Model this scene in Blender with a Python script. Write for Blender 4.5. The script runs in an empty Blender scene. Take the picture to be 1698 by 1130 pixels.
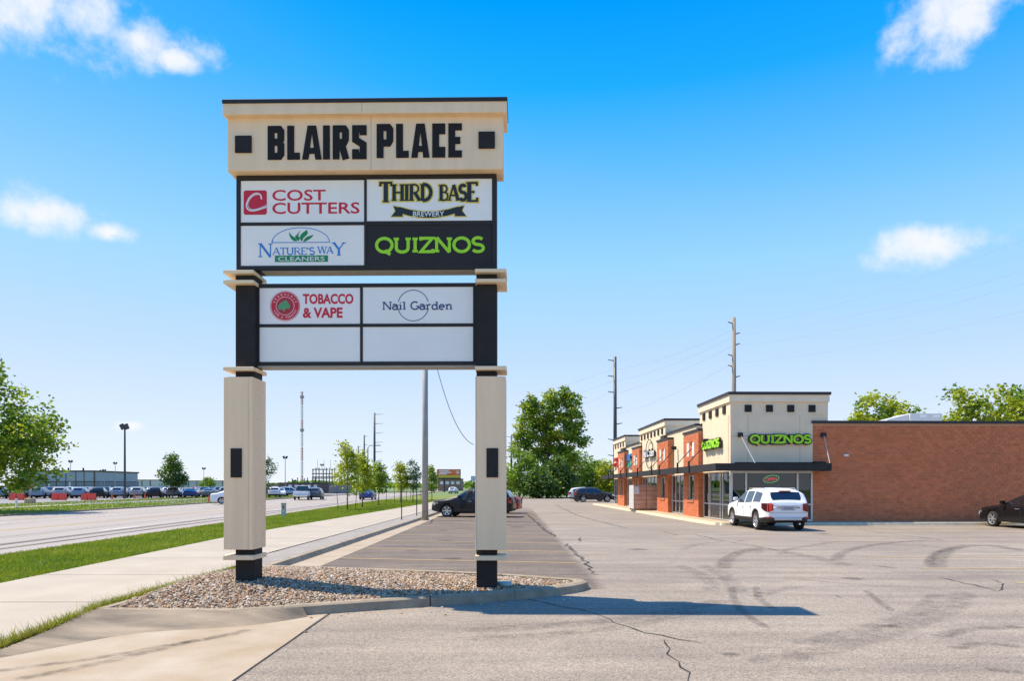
import bpy, math, random
import numpy as np
from mathutils import Vector, Matrix
R = math.radians
rng = random.Random(7)
SC = bpy.context.scene
COL = SC.collection

# ---------------------------------------------------------------- camera, sky, sun, exposure
F, HZ, CX, CH = 1132.0, 808.0, 849.0, 1.7          # focal length in photo pixels, horizon row, centre column, eye height
cam_d = bpy.data.cameras.new('camera'); cam = bpy.data.objects.new('camera', cam_d); COL.objects.link(cam)
cam.location = (0, 0, CH); cam.rotation_euler = (R(90), 0, 0)
cam_d.sensor_width = 36; cam_d.lens = 24; cam_d.shift_y = (HZ-565)/1698; cam_d.clip_start = .1; cam_d.clip_end = 9000
SC.camera = cam
SUN_TO = Vector((-4.3, 1.4, 7.93)).normalized()     # towards the sun, read from the shadow of the pylon sign
EL = math.asin(SUN_TO.z); AZ = math.atan2(SUN_TO.x, SUN_TO.y)
sd = bpy.data.lights.new('sun', 'SUN'); sd.energy = 3.9; sd.angle = R(.5); sd.color = (1, .87, .69)
sun = bpy.data.objects.new('sun', sd); COL.objects.link(sun)
sun.rotation_euler = (-SUN_TO).to_track_quat('-Z', 'Y').to_euler()
SC.view_settings.view_transform = 'Standard'; SC.view_settings.look = 'None'
SC.view_settings.exposure = .95; SC.view_settings.gamma = 1

W = bpy.data.worlds.new('World'); SC.world = W; W.use_nodes = True
EXPO = .95
SKY_IN = .264
SKY_CURVES = [[(0,0),(.078,.0),(.093,.005),(.110,.15),(.148,.33),(.248,.57),(.342,.69),(.623,.82),(1,1.0)], [(0,0),(.164,.31),(.179,.38),(.210,.50),(.274,.64),(.427,.77),(.547,.84),(.789,.91),(1,1.0)], [(0,0),(.3,.9),(.36,1.0),(1,1.05)]]
def build_world():
    nt = W.node_tree; N = nt.nodes; L = nt.links; N.clear()
    out = N.new('ShaderNodeOutputWorld'); bg = N.new('ShaderNodeBackground'); bg.inputs[1].default_value = .15
    sky = N.new('ShaderNodeTexSky'); sky.sky_type = 'NISHITA'; sky.sun_disc = False
    sky.sun_elevation = EL; sky.sun_rotation = AZ; sky.air_density = 1.0; sky.dust_density = .0; sky.ozone_density = 1.0
    s1 = N.new('ShaderNodeVectorMath'); s1.operation = 'SCALE'; s1.inputs['Scale'].default_value = .33; L.new(sky.outputs[0], s1.inputs[0])
    gm = N.new('ShaderNodeGamma'); gm.inputs[1].default_value = 1.35; L.new(s1.outputs[0], gm.inputs[0])
    s2 = N.new('ShaderNodeVectorMath'); s2.operation = 'SCALE'; s2.inputs['Scale'].default_value = SKY_IN; L.new(gm.outputs[0], s2.inputs[0])
    hs = N.new('ShaderNodeRGBCurve'); L.new(s2.outputs[0], hs.inputs['Color'])                       # the photograph's clear, deep blue rendering of the sky
    for k, pts in enumerate(SKY_CURVES):
        c = hs.mapping.curves[k]
        while len(c.points) < len(pts): c.points.new(.5, .5)
        for p, (a, b) in zip(c.points, pts): p.location = (a, b); p.handle_type = 'AUTO_CLAMPED'
    hs.mapping.use_clip = False; hs.mapping.update()
    s3 = N.new('ShaderNodeVectorMath'); s3.operation = 'SCALE'; s3.inputs['Scale'].default_value = 1/(.15*2**EXPO); L.new(hs.outputs[0], s3.inputs[0])
    tc = N.new('ShaderNodeTexCoord')
    # evened out by height above the horizon, all the way round
    sz_ = N.new('ShaderNodeSeparateXYZ'); L.new(tc.outputs['Generated'], sz_.inputs[0])
    rp = N.new('ShaderNodeValToRGB'); el = rp.color_ramp.elements
    stops = [(0,(.73,.81,.9)),(.06,(.67,.77,.9)),(.121,(.57,.71,.92)),(.18,(.47,.655,.94)),(.301,(.31,.62,1)),(.41,(.145,.49,1)),(.503,(.015,.385,1)),(.581,(0,.31,1)),(1,(0,.24,.9))]
    while len(el) < len(stops): el.new(.5)
    for e_, (p_, c_) in zip(el, stops): e_.position = p_; e_.color = (*c_, 1)
    L.new(sz_.outputs[2], rp.inputs[0])
    s4 = N.new('ShaderNodeVectorMath'); s4.operation = 'SCALE'; s4.inputs['Scale'].default_value = 1.15/(.15*2**EXPO); L.new(rp.outputs[0], s4.inputs[0])
    even = N.new('ShaderNodeMix'); even.data_type = 'RGBA'; even.inputs['Factor'].default_value = .8; L.new(s3.outputs[0], even.inputs['A']); L.new(s4.outputs[0], even.inputs['B'])
    # scattered fair-weather clouds all round the sky: soft blobs broken up by noise
    blobs = [(45, -5, .12, .065), (130, 22, .10, .05), (225, 62, .07, .036), (285, 95, .035, .02), (95, 350, .075, .036), (185, 385, .045, .02), (1590, 30, .10, .05), (1640, -20, .09, .05), (1540, 408, .08, .036),
             (215, 707, .03, .010), (-420, 120, .15, .06), (2150, 160, .16, .06), (700, -420, .2, .09), (1500, -600, .2, .1)]
    cl = []
    for (px, py, a, b) in blobs: cl.append((Vector(((px-CX)/F, 1, (HZ-py)/F)).normalized(), a, b))
    r2 = random.Random(3)
    for i in range(10):
        az = R(75 + i*21 + r2.uniform(-7, 7)); e = R(r2.uniform(14, 55))
        cl.append((Vector((math.sin(az)*math.cos(e), math.cos(az)*math.cos(e), math.sin(e))), r2.uniform(.1, .2), r2.uniform(.04, .08)))
    nz = N.new('ShaderNodeTexNoise'); nz.inputs['Scale'].default_value = 11; nz.inputs['Detail'].default_value = 9; nz.inputs['Roughness'].default_value = .62
    L.new(tc.outputs['Generated'], nz.inputs['Vector'])
    nz2 = N.new('ShaderNodeTexNoise'); nz2.inputs['Scale'].default_value = 5; nz2.inputs['Detail'].default_value = 6
    L.new(tc.outputs['Generated'], nz2.inputs['Vector'])
    acc = None
    for (d, a, b) in cl:
        s = N.new('ShaderNodeVectorMath'); s.operation = 'SUBTRACT'; L.new(tc.outputs['Generated'], s.inputs[0]); s.inputs[1].default_value = d
        right = Vector((d.y, -d.x, 0)).normalized(); up = right.cross(d).normalized()
        def dot(v, sc):
            n = N.new('ShaderNodeVectorMath'); n.operation = 'DOT_PRODUCT'; L.new(s.outputs[0], n.inputs[0]); n.inputs[1].default_value = v*sc
            return n.outputs['Value']
        cmb = N.new('ShaderNodeCombineXYZ'); L.new(dot(right, 1/a), cmb.inputs[0]); L.new(dot(up, 1/b), cmb.inputs[1]); L.new(dot(d, 1/a), cmb.inputs[2])
        ln = N.new('ShaderNodeVectorMath'); ln.operation = 'LENGTH'; L.new(cmb.outputs[0], ln.inputs[0])
        m = N.new('ShaderNodeMath'); m.operation = 'SUBTRACT'; m.inputs[0].default_value = 1.0; L.new(ln.outputs['Value'], m.inputs[1])
        if acc is None: acc = m.outputs[0]
        else:
            q = N.new('ShaderNodeMath'); q.operation = 'MAXIMUM'; L.new(acc, q.inputs[0]); L.new(m.outputs[0], q.inputs[1]); acc = q.outputs[0]
    # density = blob + (noise-.5)*k
    k = N.new('ShaderNodeMath'); k.operation = 'MULTIPLY_ADD'; L.new(nz.outputs['Fac'], k.inputs[0]); k.inputs[1].default_value = 2.6; k.inputs[2].default_value = -1.3
    k2 = N.new('ShaderNodeMath'); k2.operation = 'MULTIPLY_ADD'; L.new(nz2.outputs['Fac'], k2.inputs[0]); k2.inputs[1].default_value = 1.2; k2.inputs[2].default_value = -.6
    sm = N.new('ShaderNodeMath'); sm.operation = 'ADD'; L.new(k.outputs[0], sm.inputs[0]); L.new(k2.outputs[0], sm.inputs[1])
    ad = N.new('ShaderNodeMath'); ad.operation = 'ADD'; L.new(acc, ad.inputs[0]); L.new(sm.outputs[0], ad.inputs[1])
    mr = N.new('ShaderNodeMapRange'); mr.interpolation_type = 'SMOOTHSTEP'; mr.inputs[1].default_value = .08; mr.inputs[2].default_value = .95; mr.inputs[4].default_value = .93
    L.new(ad.outputs[0], mr.inputs[0])
    mx = N.new('ShaderNodeMix'); mx.data_type = 'RGBA'; L.new(mr.outputs[0], mx.inputs['Factor']); L.new(even.outputs['Result'], mx.inputs['A'])
    q = 1/(.15*2**EXPO); mx.inputs['B'].default_value = (.97*q, .98*q, 1.02*q, 1)
    L.new(mx.outputs['Result'], bg.inputs[0]); L.new(bg.outputs[0], out.inputs[0])
build_world()

# ---------------------------------------------------------------- helpers
def G(px, py, z=0.0):                               # photo pixel on a level surface at height z -> ground point
    d = (CH-z)*F/(py-HZ); return ((px-CX)/F*d, d, z)
def P(px, py, d):                                   # photo pixel at known distance
    return ((px-CX)/F*d, d, CH+(HZ-py)/F*d)
MATS = {}
def mat(name, col, rough=.7, var=0, scale=5.0, bump=0, bscale=60., metal=0, coat=0, col2=None, detail=6, spec=None, island=0, objcol=False, trans=0, emit=0, stretch=None, rnd_obj=False):
    if name in MATS: return MATS[name]
    m = bpy.data.materials.new(name); m.use_nodes = True; nt = m.node_tree; N = nt.nodes; L = nt.links
    b = N['Principled BSDF']; b.inputs['Roughness'].default_value = rough; b.inputs['Metallic'].default_value = metal
    b.inputs['Coat Weight'].default_value = coat; b.inputs['Coat Roughness'].default_value = .04
    if spec is not None: b.inputs['Specular IOR Level'].default_value = spec
    c = (*col, 1); b.inputs['Base Color'].default_value = c; cur = None
    tc = N.new('ShaderNodeTexCoord'); vec = tc.outputs['Object']
    if stretch:
        mp = N.new('ShaderNodeMapping'); mp.inputs['Scale'].default_value = stretch; L.new(vec, mp.inputs[0]); vec = mp.outputs[0]
    if objcol:
        oi = N.new('ShaderNodeObjectInfo'); cur = oi.outputs['Color']
    if var or col2:
        nz = N.new('ShaderNodeTexNoise'); nz.inputs['Scale'].default_value = scale; nz.inputs['Detail'].default_value = detail; nz.inputs['Roughness'].default_value = .6; L.new(vec, nz.inputs['Vector'])
        rp = N.new('ShaderNodeValToRGB'); rp.color_ramp.elements[0].position = .3; rp.color_ramp.elements[1].position = .7
        c2 = col2 if col2 else tuple(min(1, x*(1+var)) for x in col)
        c1 = col if col2 else tuple(x*(1-var) for x in col)
        rp.color_ramp.elements[0].color = (*c1, 1); rp.color_ramp.elements[1].color = (*c2, 1)
        L.new(nz.outputs['Fac'], rp.inputs['Fac']); cur = rp.outputs['Color']
    if island:
        ge = N.new('ShaderNodeNewGeometry'); src = ge.outputs['Random Per Island']
        if rnd_obj:
            oi = N.new('ShaderNodeObjectInfo'); a = N.new('ShaderNodeMath'); a.operation = 'ADD'; L.new(src, a.inputs[0]); L.new(oi.outputs['Random'], a.inputs[1])
            fr = N.new('ShaderNodeMath'); fr.operation = 'FRACT'; L.new(a.outputs[0], fr.inputs[0]); src = fr.outputs[0]
        mr = N.new('ShaderNodeMapRange'); mr.inputs[3].default_value = 1-island; mr.inputs[4].default_value = 1+island; L.new(src, mr.inputs[0])
        vm = N.new('ShaderNodeVectorMath'); vm.operation = 'SCALE'; L.new(mr.outputs[0], vm.inputs['Scale'])
        if cur: L.new(cur, vm.inputs[0])
        else: vm.inputs[0].default_value = col
        cur = vm.outputs[0]
    if cur: L.new(cur, b.inputs['Base Color'])
    if bump:
        n2 = N.new('ShaderNodeTexNoise'); n2.inputs['Scale'].default_value = bscale; n2.inputs['Detail'].default_value = 4; L.new(tc.outputs['Object'], n2.inputs['Vector'])
        bp = N.new('ShaderNodeBump'); bp.inputs['Strength'].default_value = bump; bp.inputs['Distance'].default_value = .02; L.new(n2.outputs['Fac'], bp.inputs['Height']); L.new(bp.outputs[0], b.inputs['Normal'])
    if trans:
        tr = N.new('ShaderNodeBsdfTranslucent'); mxs = N.new('ShaderNodeMixShader'); mxs.inputs[0].default_value = trans
        if cur: L.new(cur, tr.inputs[0])
        else: tr.inputs[0].default_value = c
        o = N['Material Output']; L.new(b.outputs[0], mxs.inputs[1]); L.new(tr.outputs[0], mxs.inputs[2]); L.new(mxs.outputs[0], o.inputs[0])
    if emit: b.inputs['Emission Color'].default_value = c; b.inputs['Emission Strength'].default_value = emit
    MATS[name] = m; return m
def glass_mat(name, tint, refl=.12, see=.85):
    m = bpy.data.materials.new(name); m.use_nodes = True; nt = m.node_tree; N = nt.nodes; L = nt.links
    N.remove(N['Principled BSDF']); o = N['Material Output']
    t = N.new('ShaderNodeBsdfTransparent'); t.inputs[0].default_value = (*[x*see for x in tint], 1)
    g = N.new('ShaderNodeBsdfGlossy'); g.inputs[0].default_value = (.95, .97, 1, 1); g.inputs[1].default_value = .015
    f = N.new('ShaderNodeFresnel'); f.inputs[0].default_value = 1.5
    a = N.new('ShaderNodeMath'); a.operation = 'ADD'; a.use_clamp = True; a.inputs[1].default_value = refl; L.new(f.outputs[0], a.inputs[0])
    x = N.new('ShaderNodeMixShader'); L.new(a.outputs[0], x.inputs[0]); L.new(t.outputs[0], x.inputs[1]); L.new(g.outputs[0], x.inputs[2]); L.new(x.outputs[0], o.inputs[0])
    MATS[name] = m; return m

class MB:
    def __init__(s): s.v = []; s.f = []; s.m = []
    def add(s, vs, fs, mi=0):
        o = len(s.v); s.v += [tuple(v) for v in vs]; s.f += [tuple(i+o for i in f) for f in fs]; s.m += [mi]*len(fs); return s
    def box(s, x0, x1, y0, y1, z0, z1, mi=0):
        return s.add([(x0,y0,z0),(x1,y0,z0),(x1,y1,z0),(x0,y1,z0),(x0,y0,z1),(x1,y0,z1),(x1,y1,z1),(x0,y1,z1)],
              [(0,3,2,1),(4,5,6,7),(0,1,5,4),(1,2,6,5),(2,3,7,6),(3,0,4,7)], mi)
    def prism(s, poly, z0, z1, mi=0):                # xy polygon (counter-clockwise) extruded in z; z1 may be a list
        n = len(poly); zt = z1 if isinstance(z1, (list, tuple)) else [z1]*n
        return s.add([(x,y,z0) for x,y in poly]+[(p[0],p[1],zt[i]) for i,p in enumerate(poly)],
              [tuple(range(n-1,-1,-1)), tuple(range(n,2*n))]+[(i,(i+1)%n,n+(i+1)%n,n+i) for i in range(n)], mi)
    def tube(s, pts, rad, n=8, mi=0, cap=True):
        pts = [Vector(p) for p in pts]; rs = rad if isinstance(rad, (list, tuple)) else [rad]*len(pts); vs = []; fs = []
        for i, p in enumerate(pts):
            t = (pts[min(i+1,len(pts)-1)]-pts[max(i-1,0)]).normalized()
            a = Vector((0,0,1)) if abs(t.z) < .9 else Vector((1,0,0)); u = t.cross(a).normalized(); w = t.cross(u)
            vs += [p+(u*math.cos(2*math.pi*k/n)+w*math.sin(2*math.pi*k/n))*rs[i] for k in range(n)]
        for i in range(len(pts)-1):
            for k in range(n): fs.append((i*n+k, i*n+(k+1)%n, (i+1)*n+(k+1)%n, (i+1)*n+k))
        if cap: fs += [tuple(range(n-1,-1,-1)), tuple(range((len(pts)-1)*n, len(pts)*n))]
        return s.add(vs, fs, mi)
    def lathe(s, prof, n=24, axis='z', c=(0,0,0), mi=0):  # prof: (radius, height)
        vs = []; fs = []
        for r, h in prof:
            for k in range(n):
                a = 2*math.pi*k/n; x, y = r*math.cos(a), r*math.sin(a)
                vs.append((c[0]+x, c[1]+y, c[2]+h) if axis == 'z' else (c[0]+x, c[1]+h, c[2]+y))
        for i in range(len(prof)-1):
            for k in range(n):
                q = (i*n+k, i*n+(k+1)%n, (i+1)*n+(k+1)%n, (i+1)*n+k); fs.append(q if axis == 'z' else q[::-1])
        return s.add(vs, fs, mi)
    def build(s, name, m, parent=None, smooth=False, loc=None):
        me = bpy.data.meshes.new(name); me.from_pydata(s.v, [], s.f); ms = m if isinstance(m, (list, tuple)) else [m]
        for q in ms: me.materials.append(q)
        if len(ms) > 1: me.polygons.foreach_set('material_index', s.m)
        if smooth: me.polygons.foreach_set('use_smooth', [True]*len(s.f))
        me.update(); return link(name, me, parent, loc)
def link(name, me, parent=None, loc=None):
    o = bpy.data.objects.new(name, me); COL.objects.link(o); o.parent = parent
    if loc: o.location = loc
    return o
def tag(o, label, cat, group=None):
    o['label'] = label; o['category'] = cat
    if group: o['group'] = group
    return o
def thing(name, label, cat, loc=(0,0,0), rz=0, group=None):
    o = bpy.data.objects.new(name, None); COL.objects.link(o); o.location = loc; o.rotation_euler = (0,0,rz); o.empty_display_size = .2
    return tag(o, label, cat, group)
def struct(o): o['kind'] = 'structure'; return o
def stuff(o): o['kind'] = 'stuff'; return o
def copy_tree(o, parent=None):
    c = o.copy(); COL.objects.link(c)
    if parent: c.parent = parent
    for ch in list(o.children): copy_tree(ch, c)
    return c
def B(x0,x1,y0,y1,z0,z1): return MB().box(x0,x1,y0,y1,z0,z1)
def bevel(o, w=.01, seg=2):
    md = o.modifiers.new('bevel', 'BEVEL'); md.width = w; md.segments = seg; md.limit_method = 'ANGLE'; return o

# ---- lettering. strokes in a local x (right) / z (up) plane, front face towards -y
def ribbon(mb, pts, w, y, dep, closed=False, mi=0):
    n = len(pts); L_ = []; R_ = []
    for i in range(n):
        p = Vector(pts[i]); a = Vector(pts[i-1]) if (i > 0 or closed) else None; b = Vector(pts[(i+1)%n]) if (i < n-1 or closed) else None
        d1 = (p-a).normalized() if a is not None else None; d2 = (b-p).normalized() if b is not None else None
        if d1 is None: d1 = d2
        if d2 is None: d2 = d1
        n1 = Vector((-d1.y, d1.x)); n2 = Vector((-d2.y, d2.x)); mm = n1+n2
        if mm.length < .3: mm = n1
        mm.normalize(); k = w/2/max(.45, mm.dot(n1)); L_.append(p+mm*k); R_.append(p-mm*k)
    vs = []; fs = []; m = n if closed else n-1
    for i in range(n): vs += [(L_[i].x,y,L_[i].y),(R_[i].x,y,R_[i].y),(L_[i].x,y+dep,L_[i].y),(R_[i].x,y+dep,R_[i].y)]
    for i in range(m):
        a, b = 4*i, 4*((i+1)%n)
        fs += [(a+1,b+1,b,a),(a,b,b+2,a+2),(b+1,a+1,a+3,b+3)]
    if not closed: fs += [(1,0,2,3),(4*(n-1),4*(n-1)+1,4*(n-1)+3,4*(n-1)+2)]
    mb.add(vs, fs, mi)
def arc(cx, cz, rx, rz, a0, a1, n=12): return [(cx+rx*math.cos(R(a0+(a1-a0)*i/n)), cz+rz*math.sin(R(a0+(a1-a0)*i/n))) for i in range(n+1)]
def bowl(x0, x1, z0, z1): c = (z0+z1)/2; h = (z1-z0)/2; r = min(h, (x1-x0)*.8); return [(x0,z0)]+arc(x1-r, c, r, h, -90, 90, 10)+[(x0,z1)]
# glyph: width, strokes [(points, thick?)], serif feet [(x,z)]
GL = {
 'A': (.72, [([(.04,0),(.36,1)],0),([(.36,1),(.68,0)],1),([(.16,.33),(.56,.33)],0)], [(.04,0),(.68,0)]),
 'B': (.62, [([(.12,0),(.12,1)],1),(bowl(.12,.52,.53,.97),0),(bowl(.12,.58,.03,.53),0)], [(.12,0),(.12,1)]),
 'D': (.70, [([(.12,0),(.12,1)],1),(bowl(.12,.64,.03,.97),1)], [(.12,0),(.12,1)]),
 'E': (.60, [([(.12,0),(.12,1)],1),([(.12,.96),(.54,.96),(.54,.8)],0),([(.12,.5),(.42,.5)],0),([(.12,.04),(.56,.04),(.56,.22)],0)], [(.12,0),(.12,1)]),
 'G': (.76, [(arc(.40,.5,.33,.47,50,330,18)+[(.70,.42)],1),([(.5,.42),(.76,.42)],0)], []),
 'H': (.74, [([(.12,0),(.12,1)],1),([(.62,0),(.62,1)],1),([(.12,.5),(.62,.5)],0)], [(.12,0),(.12,1),(.62,0),(.62,1)]),
 'I': (.34, [([(.17,0),(.17,1)],1)], [(.17,0),(.17,1)]),
 'N': (.76, [([(.10,0),(.10,1)],0),([(.10,1),(.64,0)],1),([(.64,0),(.64,1)],0)], [(.10,0),(.10,1),(.64,1)]),
 'O': (.80, [(arc(.40,.5,.33,.46,0,360,26),1)], []),
 'Q': (.80, [(arc(.40,.5,.33,.46,0,360,26),1),([(.42,.16),(.52,.0),(.66,-.12)],1)], []),
 'R': (.70, [([(.12,0),(.12,1)],1),(bowl(.12,.56,.48,.97),0),([(.34,.48),(.64,.02)],1)], [(.12,0),(.12,1),(.64,0)]),
 'S': (.58, [(arc(.29,.74,.21,.23,30,250,12)+arc(.29,.27,.23,.24,85,-155,14),1)], []),
 'T': (.66, [([(.33,0),(.33,1)],1),([(.05,.78),(.05,.96),(.61,.96),(.61,.78)],0)], [(.33,0)]),
 'U': (.74, [([(.11,1),(.11,.32)]+arc(.36,.30,.25,.27,180,360,12)+[(.61,1)],1)], [(.11,1),(.61,1)]),
 'W': (1.0, [([(.04,1),(.28,0)],1),([(.28,0),(.5,1)],0),([(.5,1),(.74,0)],1),([(.74,0),(.96,1)],0)], [(.04,1),(.5,1),(.96,1)]),
 'Y': (.70, [([(.04,1),(.35,.48)],1),([(.66,1),(.35,.48)],0),([(.35,.5),(.35,0)],1)], [(.04,1),(.66,1),(.35,0)]),
 'Z': (.64, [([(.07,.80),(.07,.95),(.56,.95),(.07,.05),(.58,.05),(.58,.22)],1)], []),
 "'": (.22, [([(.11,1),(.09,.74)],1)], []),
 'a': (.54, [(arc(.24,.22,.19,.20,0,360,16),1),([(.06,.60),(.20,.66),(.36,.62),(.43,.48),(.43,.02)],1)], [(.46,0)]),
 'i': (.30, [([(.15,0),(.15,.64)],1),([(.15,.82),(.15,.92)],1)], [(.15,0),(.11,.64)]),
 'l': (.30, [([(.15,0),(.15,.98)],1)], [(.15,0),(.11,.98)]),
 'r': (.46, [([(.14,0),(.14,.64)],1),(arc(.32,.42,.18,.22,180,60,6),1)], [(.14,0),(.10,.64)]),
 'd': (.60, [(arc(.27,.32,.20,.31,20,340,16),1),([(.47,0),(.47,.98)],1)], [(.51,0),(.43,.98)]),
 'e': (.56, [([(.08,.34),(.47,.34)]+arc(.27,.32,.20,.31,8,310,16),1)], []),
 'n': (.62, [([(.14,0),(.14,.64)],1),(arc(.31,.40,.17,.23,180,0,8)+[(.48,0)],1)], [(.14,0),(.10,.64),(.48,0)]),
 ' ': (.36, [], []),
}
BLK = {  # heavy condensed capitals with clipped corners
 'B': [[(0,0),(0,1)],[(0,.90),(.34,.90),(.40,.84),(.40,.60),(.34,.52),(0,.52)],[(.34,.52),(.40,.44),(.40,.16),(.34,.10),(0,.10)]],
 'L': [[(0,1),(0,.10),(.36,.10)]], 'A': [[(-.02,0),(.18,.98),(.24,.98),(.44,0)],[(.08,.27),(.36,.27)]], 'I': [[(0,0),(0,1)]],
 'R': [[(0,0),(0,1)],[(0,.90),(.34,.90),(.40,.84),(.40,.58),(.34,.50),(0,.50)],[(.22,.5),(.42,0)]],
 'S': [[(.40,.71),(.40,.90),(0,.90),(0,.57),(.40,.43),(.40,.10),(0,.10),(0,.29)]],
 'P': [[(0,0),(0,1)],[(0,.90),(.34,.90),(.40,.84),(.40,.52),(.34,.44),(0,.44)]],
 'C': [[(.40,.69),(.40,.90),(0,.90),(0,.10),(.40,.10),(.40,.31)]],
 'E': [[(.38,.90),(0,.90),(0,.10),(.38,.10)],[(0,.5),(.32,.5)]]}
def serif_text(mb, txt, x0, x1, z0, h, wt=.14, thin=.6, serif=.26, y=0, dep=.004, big=None, grow=0, st=.07):
    """lettering fitted between x0 and x1; big: {index: height factor}"""
    big = big or {}; tot = sum(GL[c][0]*big.get(i,1) for i, c in enumerate(txt)); sx = (x1-x0)/(tot*h); x = x0; lay = 0
    for i, c in enumerate(txt):
        w, strokes, feet = GL[c]; hh = h*big.get(i,1); fx = hh*sx; zb = z0-(hh-h)*.35
        for pts, th in strokes:
            ribbon(mb, [(x+a*fx, zb+b*hh) for a, b in pts], hh*wt*(1 if th else thin)+grow, y-lay*.0002, dep); lay = (lay+1) % 9
        if serif:
            for (a, b) in feet:
                q = zb+b*hh+(-1 if b > .5 else 1)*hh*st/2
                ribbon(mb, [(x+a*fx-hh*serif/2-grow/2, q), (x+a*fx+hh*serif/2+grow/2, q)], hh*st+grow, y-lay*.0002, dep); lay = (lay+1) % 9
        x += w*fx
def block_letters(parent, m, items, z0, h, sw, y, dep):
    for c, x0, x1 in items:
        mb = MB(); p0 = min(p for s in BLK[c] for p, q in s); p1 = max(p for s in BLK[c] for p, q in s); lay = 0
        if c == 'A':
            w = x1-x0; cxm = (x0+x1)/2
            def pl(q, yy):
                n = len(q); mb.add([(a,yy,z0+b*h) for a,b in q]+[(a,yy+dep,z0+b*h) for a,b in q], [tuple(range(n)), tuple(range(2*n-1,n-1,-1))]+[(i,n+i,n+(i+1)%n,(i+1)%n) for i in range(n)])
            for sg in (-1,1): pl([(cxm+sg*w/2,0),(cxm+sg*(w/2-sw*.92),0),(cxm,.78),(cxm,1),(cxm+sg*sw*.62,1)], y-.0003*(sg+1))
            pl([(cxm-w*.22,.17),(cxm+w*.22,.17),(cxm+w*.16,.34),(cxm-w*.16,.34)], y-.0009)
            mb.build('title_letter', m, parent); continue
        for pts in BLK[c]:
            ribbon(mb, [((x0+x1)/2 if p1 == p0 else x0+sw/2+(p-p0)/(p1-p0)*(x1-x0-(sw/2 if c in 'LE' else sw)), z0+q*h) for p, q in pts], sw, y-lay*.0003, dep); lay += 1
        mb.build('title_letter', m, parent)
def block_text(mb, txt, x0, x1, z0, h, sw, y, dep):
    adv = [.40 if c == ' ' else (.30 if c == 'I' else (.70 if c == 'A' else .66)) for c in txt]; k = (x1-x0)/sum(adv); x = x0; lay = 0
    for c, a in zip(txt, adv):
        if c != ' ':
            wd = 0 if c == 'I' else .40; off = (a-wd)/2
            for pts in BLK[c]: ribbon(mb, [(x+(off+p)*k, z0+q*h) for p, q in pts], sw, y-lay*.0003, dep); lay = (lay+1) % 8
        x += a*k
def sans(name, txt, x0, x1, z0, z1, y, m, parent, dep=.003, bold=0.0):
    cu = bpy.data.curves.new(name, 'FONT'); cu.body = txt; cu.extrude = .01; cu.offset = bold; cu.resolution_u = 3
    o = bpy.data.objects.new(name, cu); COL.objects.link(o); dg = bpy.context.evaluated_depsgraph_get()
    me = bpy.data.meshes.new_from_object(o.evaluated_get(dg)); bpy.data.objects.remove(o); bpy.data.curves.remove(cu)
    n = len(me.vertices); a = np.empty(n*3); me.vertices.foreach_get('co', a); a = a.reshape(-1,3); lo = a.min(0); hi = a.max(0)
    b = np.empty_like(a); b[:,0] = x0+(a[:,0]-lo[0])/(hi[0]-lo[0])*(x1-x0); b[:,2] = z0+(a[:,1]-lo[1])/(hi[1]-lo[1])*(z1-z0); b[:,1] = y+np.where(a[:,2] > 0, 0, dep)
    me.vertices.foreach_set('co', b.ravel()); me.materials.clear(); me.materials.append(m); me.update()
    return link(name, me, parent)
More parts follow.
